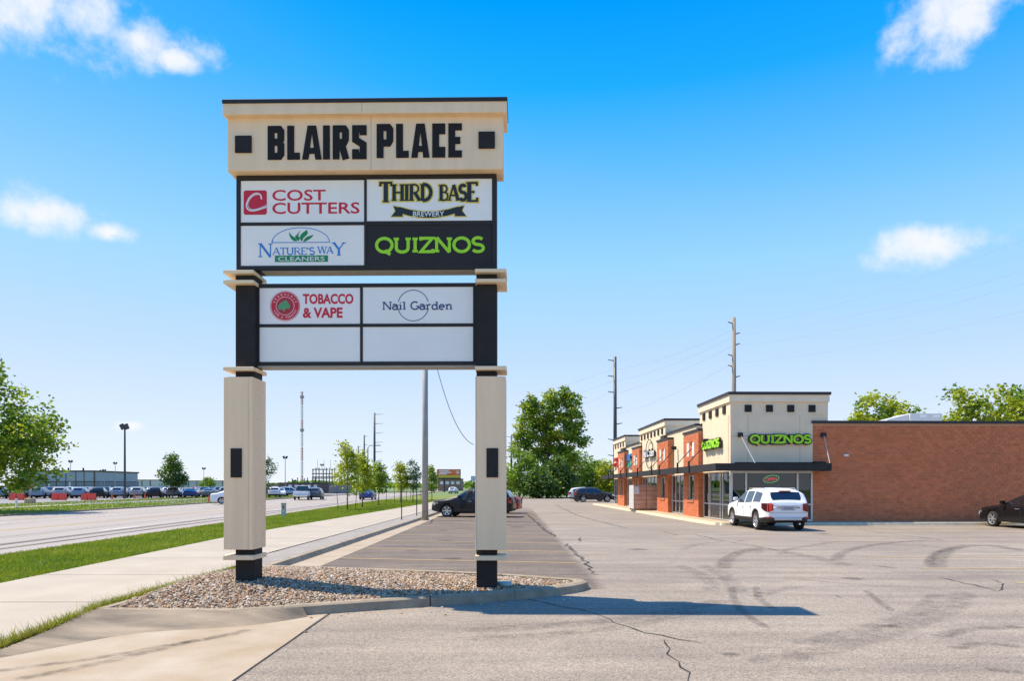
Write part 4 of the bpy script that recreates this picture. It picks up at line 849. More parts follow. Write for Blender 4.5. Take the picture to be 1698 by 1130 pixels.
# shop-front walk and kerb
walk = struct(MB().prism([(7.75,65),(8.35,45),(8.75,34),(8.95,30.75),(9.25,30.3),(9.8,30.12),(28,30.3),(28,31.6),(9.9,31.6),(9.4,64.0)], -.05, .118).build('shop_walk', mat('shop_walk', (.40,.30,.19), .85, col2=(.48,.37,.25), scale=1.5, bump=.1)))
ke = smooth_line([(7.75,65),(8.35,45),(8.75,34),(8.95,30.75),(9.25,30.3),(9.8,30.12),(14,30.17),(28,30.3)], 4)
vs = []; fs = []
for i, p in enumerate(ke):
    a = ke[max(i-1,0)]; b = ke[min(i+1,len(ke)-1)]; d_ = Vector((b[0]-a[0], b[1]-a[1])).normalized(); n_ = Vector((d_.y,-d_.x))*-1
    n_ = Vector((d_.y,-d_.x)); vs += [(p[0]-n_.x*.12,p[1]-n_.y*.12,.122),(p[0]+n_.x*.03,p[1]+n_.y*.03,.118),(p[0]+n_.x*.07,p[1]+n_.y*.07,-.02)]
for i in range(len(ke)-1): fs += [(3*i,3*i+3,3*i+4,3*i+1),(3*i+1,3*i+3+1,3*i+5,3*i+2)]
M_PAINTK = mat('painted_kerb', (.60,.52,.36), .8, var=.15, scale=3)
MB().add(vs, fs).build('kerb', M_PAINTK, walk)
# roof unit
hv = thing('rooftop_unit', 'pale grey air-conditioning unit on the flat roof above the brick wall', 'rooftop unit', (21.0,36.5,4.25), .02)
bevel(MB().box(-.2,1.5,-.8,.8,.15,1.30).build('housing', mat('galv', (.55,.56,.56), .5, var=.06), hv), .02); MB().prism([(-1.35,-.7),(-.2,-.7),(-.2,.7),(-1.35,.7)], .5, [.98,1.26,1.26,.98]).build('intake_hood', MATS['galv'], hv)
MB().box(-1.3,1.5,-.75,.75,0,.15).build('roof_curb', M_COP, hv)
for xx in (.3,1.0): MB().box(xx,xx+.35,-.82,-.801,1.12,1.22).build('vent_slot', WV, hv)
# wrapped pallet of goods on the walk
pal = thing('wrapped_pallet', 'shrink-wrapped pallet of orange cartons standing outside the shops', 'pallet', (9.0,46.5,.12), .02)
M_CART = mat('orange_carton', (.50,.22,.13), .45, col2=(.64,.40,.30), scale=2, coat=.3); M_WRAP = mat('cloudy_wrap', (.62,.58,.56), .25, col2=(.75,.72,.70), scale=4, bump=.4, bscale=9)
for i in range(3): MB().box(-.85,.85,-.75+.65*i,-.55+.65*i,0,.12).build('pallet_board', mat('pallet_wood', (.35,.22,.11), .9, var=.3), pal)
for i in range(2):
    for j in range(5): bevel(MB().box(-.85+.86*i,-.01+.86*i,-.75,.75,.12+.3*j,.41+.3*j).build('carton', M_CART, pal), .02)
bevel(MB().box(-.88,-.852,-.78,.78,.1,1.66).build('wrap', M_WRAP, pal), .01); MB().box(-.86,.87,-.765,.765,1.625,1.70).build('top_sheet', mat('top_sheet', (.40,.33,.27), .5, var=.2), pal)
MB().box(-.87,-.5,-.775,-.753,1.1,1.6).build('wrap', M_WRAP, pal)
# ---------------------------------------------------------------- vehicles
M_GLASSC = mat('car_glass', (.012,.014,.018), .06, coat=.5, spec=.8); M_TYRER = mat('tyre', (.018,.018,.018), .85); M_RIM = mat('alloy_rim', (.55,.55,.56), .3, metal=.7)
M_CLAD = mat('black_plastic', (.03,.03,.03), .6); M_TAIL = mat('tail_lens', (.42,.012,.012), .2, coat=.6); M_HEAD = mat('head_lens', (.62,.64,.66), .15, coat=.8); M_CHROME = mat('chrome', (.72,.72,.72), .15, metal=.9)
M_OBJP = mat('car_paint', (.5,.5,.5), .38, objcol=True, coat=.25, spec=.25); M_WELL = mat('wheel_well', (.008,.008,.008), .95)
SUV = dict(L=4.75, W=1.84, R=.36, ax=(1.43,-1.43), sill=.30, top=[(2.37,.62),(2.33,.84),(2.18,.98),(1.6,1.07),(1.08,1.13),(.72,1.36),(.38,1.56),(.05,1.645),(-.7,1.67),(-1.5,1.63),(-1.92,1.565),(-2.04,1.51),(-2.25,1.20),(-2.33,1.08),(-2.37,.90)],
           belt=[(2.37,.60),(2.2,.88),(1.1,1.04),(0,1.04),(-1.3,1.10),(-2.37,1.10)], glass=[(.80,-.02),(-.10,-.92),(-1.02,-1.86)], ws=(1.02,.16), rw=(-2.04,-2.25), rail=True)
CUV = dict(SUV, L=4.6, W=1.85, R=.355, ax=(1.36,-1.30), sill=.27, top=[(2.30,.60),(2.27,.80),(2.12,.95),(1.5,1.05),(.98,1.12),(.60,1.36),(.25,1.56),(-.1,1.645),(-.7,1.66),(-1.5,1.60),(-1.92,1.52),(-2.0,1.47),(-2.20,1.16),(-2.27,1.02),(-2.30,.9)],
           belt=[(2.30,.58),(2.1,.86),(1.0,1.02),(0,1.02),(-1.2,1.08),(-2.3,1.14)], glass=[(.66,-.1),(-.18,-.95),(-1.05,-1.74)], ws=(.92,.06), rw=(-1.98,-2.2), rail=False)
SED = dict(L=4.85, W=1.83, R=.335, ax=(1.42,-1.40), sill=.22, top=[(2.42,.52),(2.39,.68),(2.2,.82),(1.6,.93),(1.05,.99),(.6,1.20),(.15,1.38),(-.3,1.44),(-.9,1.41),(-1.4,1.26),(-1.85,1.08),(-2.25,1.06),(-2.38,1.0),(-2.42,.82)],
           belt=[(2.42,.50),(2.2,.74),(1.05,.90),(0,.93),(-1.3,.98),(-2.42,.98)], glass=[(.74,-.18),(-.26,-1.1)], ws=(.98,-.02), rw=(-1.05,-1.80), rail=False)
def interp(pts, x):
    if x >= pts[0][0]: return pts[0][1]
    for (x0,z0),(x1,z1) in zip(pts, pts[1:]):
        if x >= x1: return z0+(z1-z0)*(x-x0)/(x1-x0)
    return pts[-1][1]
def car_shell(s, fine=True):
    L_, W_, Rw = s['L'], s['W'], s['R']; hl = L_/2; xs = set(round(p[0],3) for p in s['top'])
    st = smooth_line(s['top'], 3) if fine else s['top']
    top = st; xs |= set(round(p[0],3) for p in st)
    ra = Rw+.055
    for c in s['ax']:
        for k in range(13 if fine else 7):
            a = math.pi*k/(12 if fine else 6); xs.add(round(c+ra*math.cos(a),3))
        xs.add(round(c+ra+.004,3)); xs.add(round(c-ra-.004,3))
    for a, b in s['glass']+[s['ws'], s['rw']]: xs |= {round(a,3), round(b,3)}
    xs = sorted((x for x in xs if -hl <= x <= hl), reverse=True)
    q = [xs[0]]
    for x in xs[1:]:
        if q[-1]-x > .0035: q.append(x)
    xs = q; rows = []
    for x in xs:
        zt = interp(top, x); zs = min(interp(s['belt'], x), zt-.015); e = max(0, abs(x)-(hl-.55))/.55
        w = W_/2*(1-.21*e**2.4); zb = s['sill']+.10*e*e
        for c in s['ax']:
            dx = abs(x-c)
            if dx < ra: zb = max(zb, Rw+math.sqrt(ra*ra-dx*dx)*.985)
        zb = min(zb, zs-.08); h = zt-zs; tm = .30; roofe = zt-.035-.05*min(1,h/.3)
        yb = .955*w
        def gy(z): return max(.05, yb-tm*max(0,z-zs)-.15*max(0,z-zs)**2)
        sec = [(0,zb),(.80*w,zb),(.965*w,zb+.015),(.995*w,zb+.25*(zs-zb)),(1.0*w,zb+.62*(zs-zb)),(.988*w,zs-.06*min(1,(zs-zb))),(yb,zs),
               (gy(zs+.5*(roofe-zs)),zs+.5*(roofe-zs)) if h > .1 else (yb*.985,zs+h*.35), (gy(roofe-.05*min(1,h/.3)),max(zs+.01,roofe-.05*min(1,h/.3))) if h > .1 else (yb*.95,zs+h*.6), (gy(roofe)-.05,max(zs+.012,roofe)) if h > .1 else (yb*.86,zs+h*.8), (.80*(gy(roofe)-.05) if h > .1 else .68*yb,zt-.022), (.4*(gy(roofe)-.05),zt-.006), (0,zt)]
        rows.append([(x,y,z) for y,z in sec])
    return xs, rows
def make_car_meshes(s, fine=True):
    xs, rows = car_shell(s, fine); n = len(rows[0]); groups = {'body':[], 'window':[], 'lower':[], 'well':[]}
    V = [p for r in rows for p in r]+[(x,-y,z) for r in rows for x,y,z in r]; off = len(rows)*n
    for i in range(len(rows)-1):
        xm = (xs[i]+xs[i+1])/2
        for k in range(n-1):
            g = 'body'
            if k == 0: g = 'well'
            elif k in (1,2) and not (k == 2 and False): g = 'lower' if s['sill'] > .25 or k == 1 else 'body'
            elif k in (6,7) and any(b <= xm <= a for a, b in s['glass']): g = 'window'
            elif k >= 10 and (s['ws'][1] <= xm <= s['ws'][0] or s['rw'][1] <= xm <= s['rw'][0]): g = 'window'
            a, b, c, d = i*n+k, i*n+k+1, (i+1)*n+k+1, (i+1)*n+k
            groups[g] += [(a,b,c,d), (off+d,off+c,off+b,off+a)]
    for i, rv in ((0,False),(len(rows)-1,True)):
        for k in range(n-1):
            a, b = i*n+k, i*n+k+1; f = (a,off+a,off+b,b); g = 'lower' if k < 3 else 'body'
            groups[g].append(f if not rv else f[::-1])
    out = {}
    for g, fs in groups.items():
        used = sorted({i for f in fs for i in f}); mp = {o: i for i, o in enumerate(used)}; me = bpy.data.meshes.new(g)
        me.from_pydata([V[i] for i in used], [], [tuple(mp[i] for i in f) for f in fs]); me.polygons.foreach_set('use_smooth', [True]*len(fs))
        me.update(); out[g] = me
    return out
def wheel_meshes(r, n=28):
    t = MB().lathe([(r*.70,-.10),(r*.93,-.105),(r,-.075),(r,.075),(r*.93,.105),(r*.70,.10)], n, 'y')
    rm = MB().lathe([(0,.075),(r*.18,.085),(r*.2,.06)], 14, 'y'); rm.lathe([(r*.60,.06),(r*.66,.095),(r*.71,.098),(r*.71,-.09)], n, 'y')
    for k in range(6):
        a = 2*math.pi*k/6; c, q = math.cos(a), math.sin(a); w0, w1 = .028, .042
        p = [(r*.12*c-w0*q, .07, r*.12*q+w0*c),(r*.12*c+w0*q, .07, r*.12*q-w0*c),(r*.66*c+w1*q, .085, r*.66*q-w1*c),(r*.66*c-w1*q, .085, r*.66*q+w1*c)]
        rm.add(p+[(a_,b_-.03,c_) for a_,b_,c_ in p], [(0,1,2,3),(0,4,5,1),(1,5,6,2),(2,6,7,3),(3,7,4,0)])
    bk = MB().lathe([(0,.01),(r*.70,.01)], n, 'y'); return t, rm, bk
def make_car(name, label, s, col, loc, rz, group=None, detail=True):
    t = thing(name, label, 'car', loc, rz, group); me = make_car_meshes(s, detail)
    for g, nm, m in (('body','body',M_OBJP),('window','windows',M_GLASSC),('lower','lower_trim',M_CLAD if s is not SED else M_OBJP),('well','underbody',M_WELL)):
        me[g].materials.append(m); o = link(nm, me[g], t); o.color = (*col,1)
    hl = s['L']/2; W2 = s['W']/2
    for c in s['ax']:
        for sg in (1,-1):
            tm, rm, bk = wheel_meshes(s['R'], 28 if detail else 14); w = tm.build('wheel', M_TYRER, t, True); w.location = (c, sg*(W2-.115), s['R']); w.rotation_euler = (0,0,0 if sg > 0 else math.pi)
            rm.build('rim', M_RIM, w); bk.build('brake_disc', M_CLAD, w)
    if not detail: return t
    zb = interp(s['belt'], -hl+.1)
    for sg in (1,-1):
        y1 = sg*W2
        def q(pts, nm, m, th=.02):  # patch wrapped round a corner: list of (x,y,z) columns top/bottom
            mb = MB(); vs = []
            for (x,y,z0,z1) in pts: vs += [(x,y,z0),(x,y,z1)]
            fs = [(2*i,2*i+1,2*i+3,2*i+2) for i in range(len(pts)-1)]; mb.add(vs, fs+[f[::-1] for f in fs]); o = mb.build(nm, m, t, True); so = o.modifiers.new('thick','SOLIDIFY'); so.thickness = th; so.offset = 0; return o
        e = lambda x: W2*(1-.21*(max(0,abs(x)-(hl-.55))/.55)**2.4)
        z0, z1 = zb-.36, zb-.03
        q([(-hl+.32,sg*(e(hl-.32)+.004),z0+.14,z1),(-hl+.18,sg*(e(hl-.18)+.008),z0+.05,z1),(-hl+.05,sg*(e(hl-.05)+.008),z0,z1),(-hl-.012,sg*(e(hl)+.0),z0,z1),(-hl-.016,sg*(e(hl)-.16),z0+.06,z1-.02)], 'tail_light', M_TAIL)
        zf = interp(s['top'], hl-.12)
        q([(hl-.42,sg*(e(hl-.42)+.004),zf-.12,zf-.04),(hl-.22,sg*(e(hl-.22)+.008),zf-.20,zf-.06),(hl-.06,sg*(e(hl-.06)+.006),zf-.24,zf-.12),(hl+.012,sg*(e(hl)-.10),zf-.26,zf-.16)], 'headlight', M_HEAD)
        bx = s['ws'][0]-.28; mz = interp(s['belt'], bx)+.10
        o = bevel(MB().box(bx-.09, bx+.05, min(y1*.97,y1*1.16), max(y1*.97,y1*1.16), mz-.03, mz+.12).build('mirror', M_OBJP, t), .03, 3); o.color = (*col,1)
        for xh in (s['glass'][0][1]+.12, s['glass'][1][1]+.12):
            zz = interp(s['belt'], xh)-.13; MB().tube([(xh+.10,sg*(W2*.985+.004),zz),(xh+.08,sg*(W2+.03),zz),(xh-.08,sg*(W2+.03),zz),(xh-.10,sg*(W2*.985+.004),zz)], .014, 6).build('door_handle', M_CHROME if s is not SUV else M_OBJP, t).color = (*col,1)
        for xl in (s['glass'][0][0]+.05, s['glass'][0][1]-.03, s['glass'][1][1]-.02):      # door gaps
            zz = interp(s['belt'], xl); MB().box(xl-.005, xl+.005, min(sg*W2*.985,sg*(W2+.003)), max(sg*W2*.985,sg*(W2+.003)), s['sill']+.22, zz-.07).build('door_gap', M_CLAD, t)
        if s['rail']:
            MB().tube([(.15,sg*.60,1.57),(.05,sg*.60,1.655),(-1.5,sg*.60,1.65),(-1.65,sg*.60,1.57)], .018, 6).build('roof_rail', M_CHROME, t)
    MB().box(-hl-.02,-hl-.004,-.26,.26,zb-.30,zb-.17).build('plate', mat('plate_white', (.45,.47,.52), .4), t)
    MB().box(-hl-.028,-hl-.021,-.20,.20,zb-.275,zb-.195).build('plate_print', mat('plate_blue', (.10,.13,.25), .4, col2=(.4,.42,.48), scale=14), t)
    if s is SUV:
        bevel(MB().box(-hl-.045,-hl+.02,-.46,.46,zb-.155,zb-.105).build('chrome_bar', M_CHROME, t), .02); bevel(MB().box(-hl-.05,-hl+.1,-.52,.52,.42,.53).build('bumper_insert', mat('silver_plastic', (.5,.5,.5), .4), t), .02)
        for sg in (1,-1): MB().box(-hl-.03,-hl+.05,sg*.70-.1,sg*.70+.1,.50,.55).build('reflector', M_TAIL, t)
        MB().tube([(-1.55,.1,1.63),(-1.75,.1,1.80)], .008, 5).build('antenna', M_CLAD, t); MB().box(-2.08,-1.97,-.22,.22,1.515,1.555).build('brake_light', M_TAIL, t)
        MB().tube([(-hl+.2,-.45,.28),(-hl-.01,-.45,.28)], .035, 8).build('exhaust', M_CHROME, t)
        mb = MB(); mb.box(-hl-.006,-hl+.0,-.70,.70,zb-.40,zb-.393); mb.build('tailgate_gap', M_CLAD, t)
    else:
        MB().box(hl-.02,hl+.012,-.42,.42,interp(s['top'],hl-.12)-.24,interp(s['top'],hl-.12)-.15).build('grille', M_CLAD, t)
    return t
WHITE = (.78,.78,.77); BLACK = (.007,.007,.008)
# white SUV, nose towards the shop corner, turned a little so that its left flank shows
make_car('parked_suv', 'white SUV parked nose-in before the corner shop, its back to the viewer', SUV, WHITE, (10.54,28.45,0), R(90))
make_car('parked_crossover', 'black crossover parked across the bays behind the right sign post', CUV, BLACK, (-2.15,38.9,0), R(169))
make_car('parked_sedan', 'black sedan cut off by the right edge of the photo, beside the brick wall', SED, BLACK, (21.4,27.75,0), R(90))
make_car('parked_suv', 'dark grey SUV parked by the far end of the shop row', CUV, (.035,.032,.035), (9.25,76.5,0), R(-3))
make_car('parked_hatchback', 'silver car mostly hidden behind the dark grey SUV', CUV, (.55,.56,.58), (8.9,80.0,0), R(-3))
make_car('parked_car', 'red car showing only its tail behind the black crossover', SED, (.42,.02,.02), (-1.85,44.3,0), R(169))
# traffic and cars across the road
def far_car(name, label, s, col, px, py, rz, z=0, group=None, shift=0):
    x, y, _ = G(px, py, z); return make_car(name, label, s, col, (x,y,z), rz, group, detail=False)
far_car('road_suv', 'silver SUV climbing the road below the billboard', SUV, (.6,.61,.62), 752, 813.5+6, R(85))
far_car('road_car', 'blue car on the road behind the staked young trees', SED, (.03,.06,.22), 610, 829, R(93), -.04)
far_car('road_car', 'white car at the lot entrance partly hidden by the left sign post', SED, (.8,.8,.8), 393, 836, R(20), 0)
# pickup
def pickup(px, py, label):
    x, y, _ = G(px, py, -.04); t = thing('pickup_truck', label, 'truck', (x,y,-.04), R(100)); col = (.72,.73,.72)
    def b(nm, m, *a): o = bevel(MB().box(*a).build(nm, m, t), .04, 2); o.color = (*col,1); return o
    b('cargo_bed', M_OBJP, -2.85,-.75,-.95,.95,.55,1.15); b('hood', M_OBJP, 1.35,2.75,-.93,.93,.5,1.15); b('cab_lower', M_OBJP, -.8,1.4,-.95,.95,.5,1.16)
    o = MB().prism([(-.72,-.82),(1.3,-.82),(1.3,.82),(-.72,.82)], 1.16, 1.2); o = MB().add([(-.75,-.88,1.16),(1.4,-.88,1.16),(1.4,.88,1.16),(-.75,.88,1.16),(-.6,-.7,1.86),(.75,-.7,1.86),(.75,.7,1.86),(-.6,.7,1.86)], [(0,1,5,4),(1,2,6,5),(2,3,7,6),(3,0,4,7)]).build('windows', M_GLASSC, t)
    b('roof', M_OBJP, -.62,.78,-.71,.71,1.85,1.91); b('bumper', M_CHROME, 2.7,2.85,-.9,.9,.45,.68); b('rear_bumper', M_CHROME, -2.98,-2.85,-.9,.9,.5,.68)
    for xx in (-1.85,1.85):
        for sg in (1,-1):
            tm, rm, bk = wheel_meshes(.38, 14); w = tm.build('wheel', M_TYRER, t, True); w.location = (xx,sg*.84,.38); w.rotation_euler = (0,0,0 if sg > 0 else math.pi); rm.build('rim', M_RIM, w)
    return t
pickup(503, 829.5, 'silver pickup truck on the road in the distance')
far_car('road_suv', 'dark grey SUV on the road just right of the silver pickup', SUV, (.10,.11,.12), 524, 829, R(100), -.04)

# rows of cars in the far lot
proto = {}
for nm, s in (('suv',SUV),('cuv',CUV),('sedan',SED)):
    me = make_car_meshes(s, False); whl = []
    for g, m in (('body',M_OBJP),('window',M_GLASSC),('lower',M_CLAD),('well',M_WELL)): me[g].materials.append(m)
    tm, rm, bk = wheel_meshes(s['R'], 12); wm = bpy.data.meshes.new('wheel'); wm.from_pydata(tm.v+bk.v, [], tm.f+[tuple(i+len(tm.v) for i in f) for f in bk.f]); wm.materials.append(M_TYRER)
    proto[nm] = (s, me, wm)
PAL = [('white',(.6,.6,.6)),('silver',(.28,.29,.30)),('black',(.015,.015,.018)),('grey',(.13,.135,.14)),('blue',(.03,.07,.22)),('red',(.36,.02,.03)),('pale blue',(.18,.25,.33))]
def lot_car(kind, cname, col, x, y, rz, row, label=None):
    s, me, wm = proto[kind]; ty = {'suv':'SUV','cuv':'crossover','sedan':'sedan'}[kind]
    lab = label or ('%s %s in the %s of the far car lot' % (cname, ty, 'front row' if row == 0 else 'rows behind the front row'))
    t = thing('far_parked_car', lab, 'car', (x,y,.045), rz, 'cars in the far lot')
    for g, nm in (('body','body'),('window','windows'),('lower','lower_trim'),('well','underbody')): o = link(nm, me[g], t); o.color = (*col,1)
    for c in s['ax']:
        for sg in (1,-1): o = link('wheel', wm, t); o.location = (c,sg*(s['W']/2-.11),s['R']); o.rotation_euler = (0,0,0 if sg > 0 else math.pi)
rc = random.Random(21)
d0 = Vector((28,11)).normalized()
for row in range(5):
    base = Vector((-74,95))+Vector((-d0.y,d0.x))*row*(9.5 if row < 3 else 13); n = 17
    for i in range(n):
        p = base+d0*(2.42*i+rc.uniform(-.15,.15)+row*1.2)
        if row and rc.random() < .12: continue
        cn, cc = rc.choices(PAL, [3,3,5,5,4,1,4])[0]; kd = rc.choice(('suv','cuv','sedan'))
        lot_car(kd, cn, cc, p.x, p.y, math.atan2(d0.x,-d0.y)+math.pi*(row % 2)+R(rc.uniform(-2,2)), row)
for (px, py, k, cn, cc) in ((446,823,'cuv','silver',(.45,.46,.48)),(462,823,'sedan','grey',(.2,.21,.22)),(481,823,'suv','pale blue',(.25,.36,.46)),(499,821,'sedan','black',(.02,.02,.02)),(519,819,'suv','blue',(.05,.07,.2)),(530,818,'suv','dark blue',(.04,.05,.14))):
    x, y, _ = G(px, py, .045); lot_car(k, cn, cc, x, y, R(15), 0, '%s %s parked before the long brown building' % (cn, {'suv':'SUV','cuv':'crossover','sedan':'sedan'}[k]))
# ---------------------------------------------------------------- trees
M_BARK = mat('bark', (.16,.12,.085), .95, var=.35, scale=9, bump=.5, bscale=20)
LEAF = {'mid': mat('leaf_mid', (.18,.29,.025), .5, trans=.48, island=.45), 'lime': mat('leaf_lime', (.37,.42,.02), .5, trans=.48, island=.4), 'dark': mat('leaf_dark', (.08,.15,.03), .5, trans=.42, island=.45), 'blue': mat('leaf_blue', (.10,.17,.075), .5, trans=.42, island=.4)}
def crown(name, lobes, nclu, per, leaf, m, parent, seed, spread=.5, shell=.6):
    nr = np.random.default_rng(seed); C = []; tot = sum(l[3]*l[4] for l in lobes)
    for (cx, cy, cz, rx_, rz_) in lobes:
        k = int(nclu*rx_*rz_/tot)+1; d = nr.normal(size=(k,3)); d /= np.linalg.norm(d,axis=1)[:,None]; r = nr.uniform(shell,1,k)**.7*nr.uniform(.75,1.08,k)
        C.append(np.array([cx,cy,cz])+d*r[:,None]*np.array([rx_,rx_,rz_]))
    C = np.concatenate(C); n = len(C)*per; c = np.repeat(C,per,0)+nr.normal(0,spread,(n,3))*np.array([1,1,.7])
    u = nr.normal(size=(n,3)); u[:,2] *= .6; u /= np.linalg.norm(u,axis=1)[:,None]; w = np.cross(u, nr.normal(size=(n,3))); w /= np.linalg.norm(w,axis=1)[:,None]
    s = leaf*nr.uniform(.6,1.35,n)[:,None]; V = np.stack([c-u*s, c+w*s*.55, c+u*s, c-w*s*.55],1).reshape(-1,3)
    me = bpy.data.meshes.new(name); me.from_pydata(V.tolist(), [], [(4*i,4*i+1,4*i+2,4*i+3) for i in range(n)]); me.materials.append(m)
    link(name, me, parent); return C
def tree(name, label, x, y, z0, lobes, nclu, per, leaf, kind, seed, trunk=.2, fork=.3, cat='tree', spread=.5, group=None, limbs=14, mat2=None):
    """lobes in local metres: (x, y, z, horizontal radius, vertical radius)"""
    t = thing(name, label, cat, (x,y,z0), 0, group); C = crown('crown', lobes, nclu, per, leaf, LEAF[kind], t, seed, spread); r = random.Random(seed)
    if mat2: crown('crown', [(a,b,c,d*.97,e*.97) for a,b,c,d,e in lobes], int(nclu*.45), per, leaf, LEAF[mat2], t, seed+50, spread)
    top = max(l[2] for l in lobes); zf = top*fork
    tr = MB().tube([(0,0,-.1),(r.uniform(-.02,.02)*top*.3,0,zf*.6),(r.uniform(-.03,.03)*top*.5,0,zf),(0,0,top)], [trunk,trunk*.8,trunk*.65,trunk*.2], 8)
    tr.build('trunk', M_BARK, t, True); mb = MB()
    for i in range(limbs):
        c = C[r.randrange(len(C))]; s = r.uniform(.5,1.0); z = min(max(zf*.9, float(c[2])-abs(r.gauss(0,.22))*top-.3), top*.9); mid = (float(c[0])*.45, float(c[1])*.45, z+(float(c[2])-z)*.55)
        mb.tube([(0,0,z), mid, tuple(float(q) for q in c)], [trunk*.4*s,trunk*.24*s,trunk*.06], 5)
    mb.build('limbs', M_BARK, t, True); return t
def at(px, d): return (px-CX)/F*d
# large tree at the left edge, across the road
x = at(-55,46)
tree('lawn_tree', 'large broad-leaved tree at the left edge beyond the road', x, 46, 0, [(0,0,6.2,4.6,3.8),(2.8,-1,5.0,3.4,2.2),(4.6,.2,5.3,2.2,1.3),(2.4,.5,3.0,2.9,1.6),(0,0,8.9,2.4,2.2),(-3,0,6,3,3)], 350, 36, .16, 'mid', 1, .28, .2, spread=.36, limbs=30, mat2='lime')
x, y, _ = G(27,842); tree('sapling', 'small yellow-green sapling in a white trunk guard, far left lawn', x, y, 0, [(0,0,1.75,.55,.65)], 26, 22, .09, 'lime', 2, .04, .4, spread=.18, limbs=5)
MB().tube([(0,0,.0),(0,0,.75)], .09, 8).build('trunk_guard', WV, bpy.data.objects['sapling'])
x, y, _ = G(286,827); tree('lot_tree', 'small upright tree beside the far car lot', x, y, 0, [(0,0,3.4,1.75,1.9),(0,0,5.3,.95,1.3),(.9,0,2.7,1.2,.9)], 110, 26, .16, 'dark', 3, .1, .25, spread=.34, mat2='mid')
tree('far_tree', 'small round tree in front of the far warehouses', at(343,190), 190, .3, [(0,0,2.2,2.0,1.6)], 60, 20, .25, 'mid', 4, .12, .2, spread=.5)
tree('thin_tree', 'thin dark tree just right of the left sign post', at(440,100), 100, 0, [(0,0,2.6,.95,1.7),(.5,0,4.6,.8,1.4),(0,0,5.6,.4,.8)], 60, 14, .16, 'dark', 5, .13, .2, spread=.3)
# staked young trees on the verge
GY = 'staked young trees on the verge'
def young(px, base, hpx, wpx, kind, seed, lab, two=None):
    x, y, _ = G(px, base, .07); k = y/F; h = hpx*k; w = wpx*k/2
    tree('young_tree', lab, x, y, .07, [(0,0,h*.50,w*.92,h*.24),(w*.1,0,h*.73,w*.7,h*.2),(-w*.1,0,h*.90,w*.36,h*.12)], 48, 26, .105, kind, seed, .055, .3, spread=.22, group=GY, limbs=10, mat2='lime' if kind != 'blue' else None); return x, y, h
young(576, 846, 115, 46, 'lime', 11, 'tallest young tree on the verge, leaning trunk, nearest the viewer')
young(601, 842.5, 92, 36, 'lime', 16, 'young tree overlapping the tallest one on its right')
young(628, 839, 72, 36, 'mid', 12, 'bushy young tree second along the verge')
young(664, 834, 66, 30, 'lime', 13, 'young tree just left of the bluish one')
young(685, 834, 68, 32, 'blue', 14, 'bluish-green young tree left of the grey pole')
young(716, 831, 58, 20, 'mid', 15, 'young tree peeping out right of the grey pole')
M_STAKE = mat('green_stake', (.03,.045,.04), .6)
ns = 0
for (px, base, hpx, lean) in ((561,845.5,30,-.12),(589,846.5,36,.12),(617,839,22,0),(640,839.5,32,.06),(654,834,26,0),(674,833,20,0),(681,829.5,18,0),(698,828,16,0),(716,826,14,0)):
    x, y, _ = G(px, base, .07); k = y/F; h = hpx*k
    o = MB().tube([(0,0,-.1),(lean,0,h)], .022 if y < 60 else .03, 5).build('tree_stake', M_STAKE, None, False, (x,y,.07)); tag(o, 'thin dark stake beside the young trees on the verge', 'stake', 'tree stakes on the verge')
for (px, base, hpx, lab) in ((666,862.9,68,'taller dark metal post at the path edge, further from the grey pole'),(691,856,63,'dark metal post at the path edge right beside the grey pole')):
    x, y, _ = G(px, base, .11); t = thing('metal_post', lab, 'post', (x,y,.11)); h = hpx*y/F; MB().box(-.025,.025,-.004,.004,-.1,h).build('flange', M_STAKE, t); MB().box(-.004,.004,.004,.03,-.1,h-.02).build('web', M_STAKE, t)
# cottonwood and scrub at the end of the lot
x = at(908,108); k = 108/F
tree('cottonwood', 'tall cottonwood at the far end of the parking lot', x, 108, 0, [(-3.3,0,10.6,1.9,3.2),(-1.5,0,13.2,1.5,3.0),(.6,0,14.3,1.6,3.2),(2.7,.3,14.2,1.3,3.2),(-2.9,0,14.3,1.4,2.2),(3.9,0,14.3,1.3,2.2),(4.0,0,11.5,1.7,3.0),(1.6,-.6,10.6,2.2,3.2),(-1.2,.4,9.4,2.2,3.0),(5.0,0,9.0,1.2,1.8),(-4.3,0,8.0,1.5,2.2),(0,0,6,3.6,2.6),(3.0,0,6.4,2.2,2.2),(1.0,-.5,3.2,4.6,2.2)], 275, 44, .25, 'mid', 21, .4, .2, spread=.42, limbs=60, mat2='lime')
for i, (px, d, h, w, kind, lab) in enumerate(((862,102,7.6,4.6,'mid','leafy shrub mass left of the cottonwood foot'),(893,100,4.6,3.6,'dark','dark low shrub under the cottonwood'),(925,103,6.5,4.0,'dark','dark shrub right of the cottonwood trunk'),(958,112,8.4,4.2,'mid','round green bush between cottonwood and shops'),(983,118,7.4,4.2,'mid','mid-green bush behind the dark grey SUV'),(1008,112,6.2,4.2,'lime','yellow-green bush by the far end of the shops'),(836,120,6.0,3.0,'lime','light bush beside the right sign post'))):
    tree('shrub', lab, at(px,d), d, 0, [(0,0,h*.45,w*.62,h*.42),(w*.3,0,h*.35,w*.45,h*.33),(-w*.3,0,h*.32,w*.45,h*.32),(0,0,h*.72,w*.38,h*.27)], 90, 28, .24, kind, 30+i, .12, .15, 'shrub', .5, 'scrub at the end of the lot', 8, 'mid' if kind == 'dark' else None)
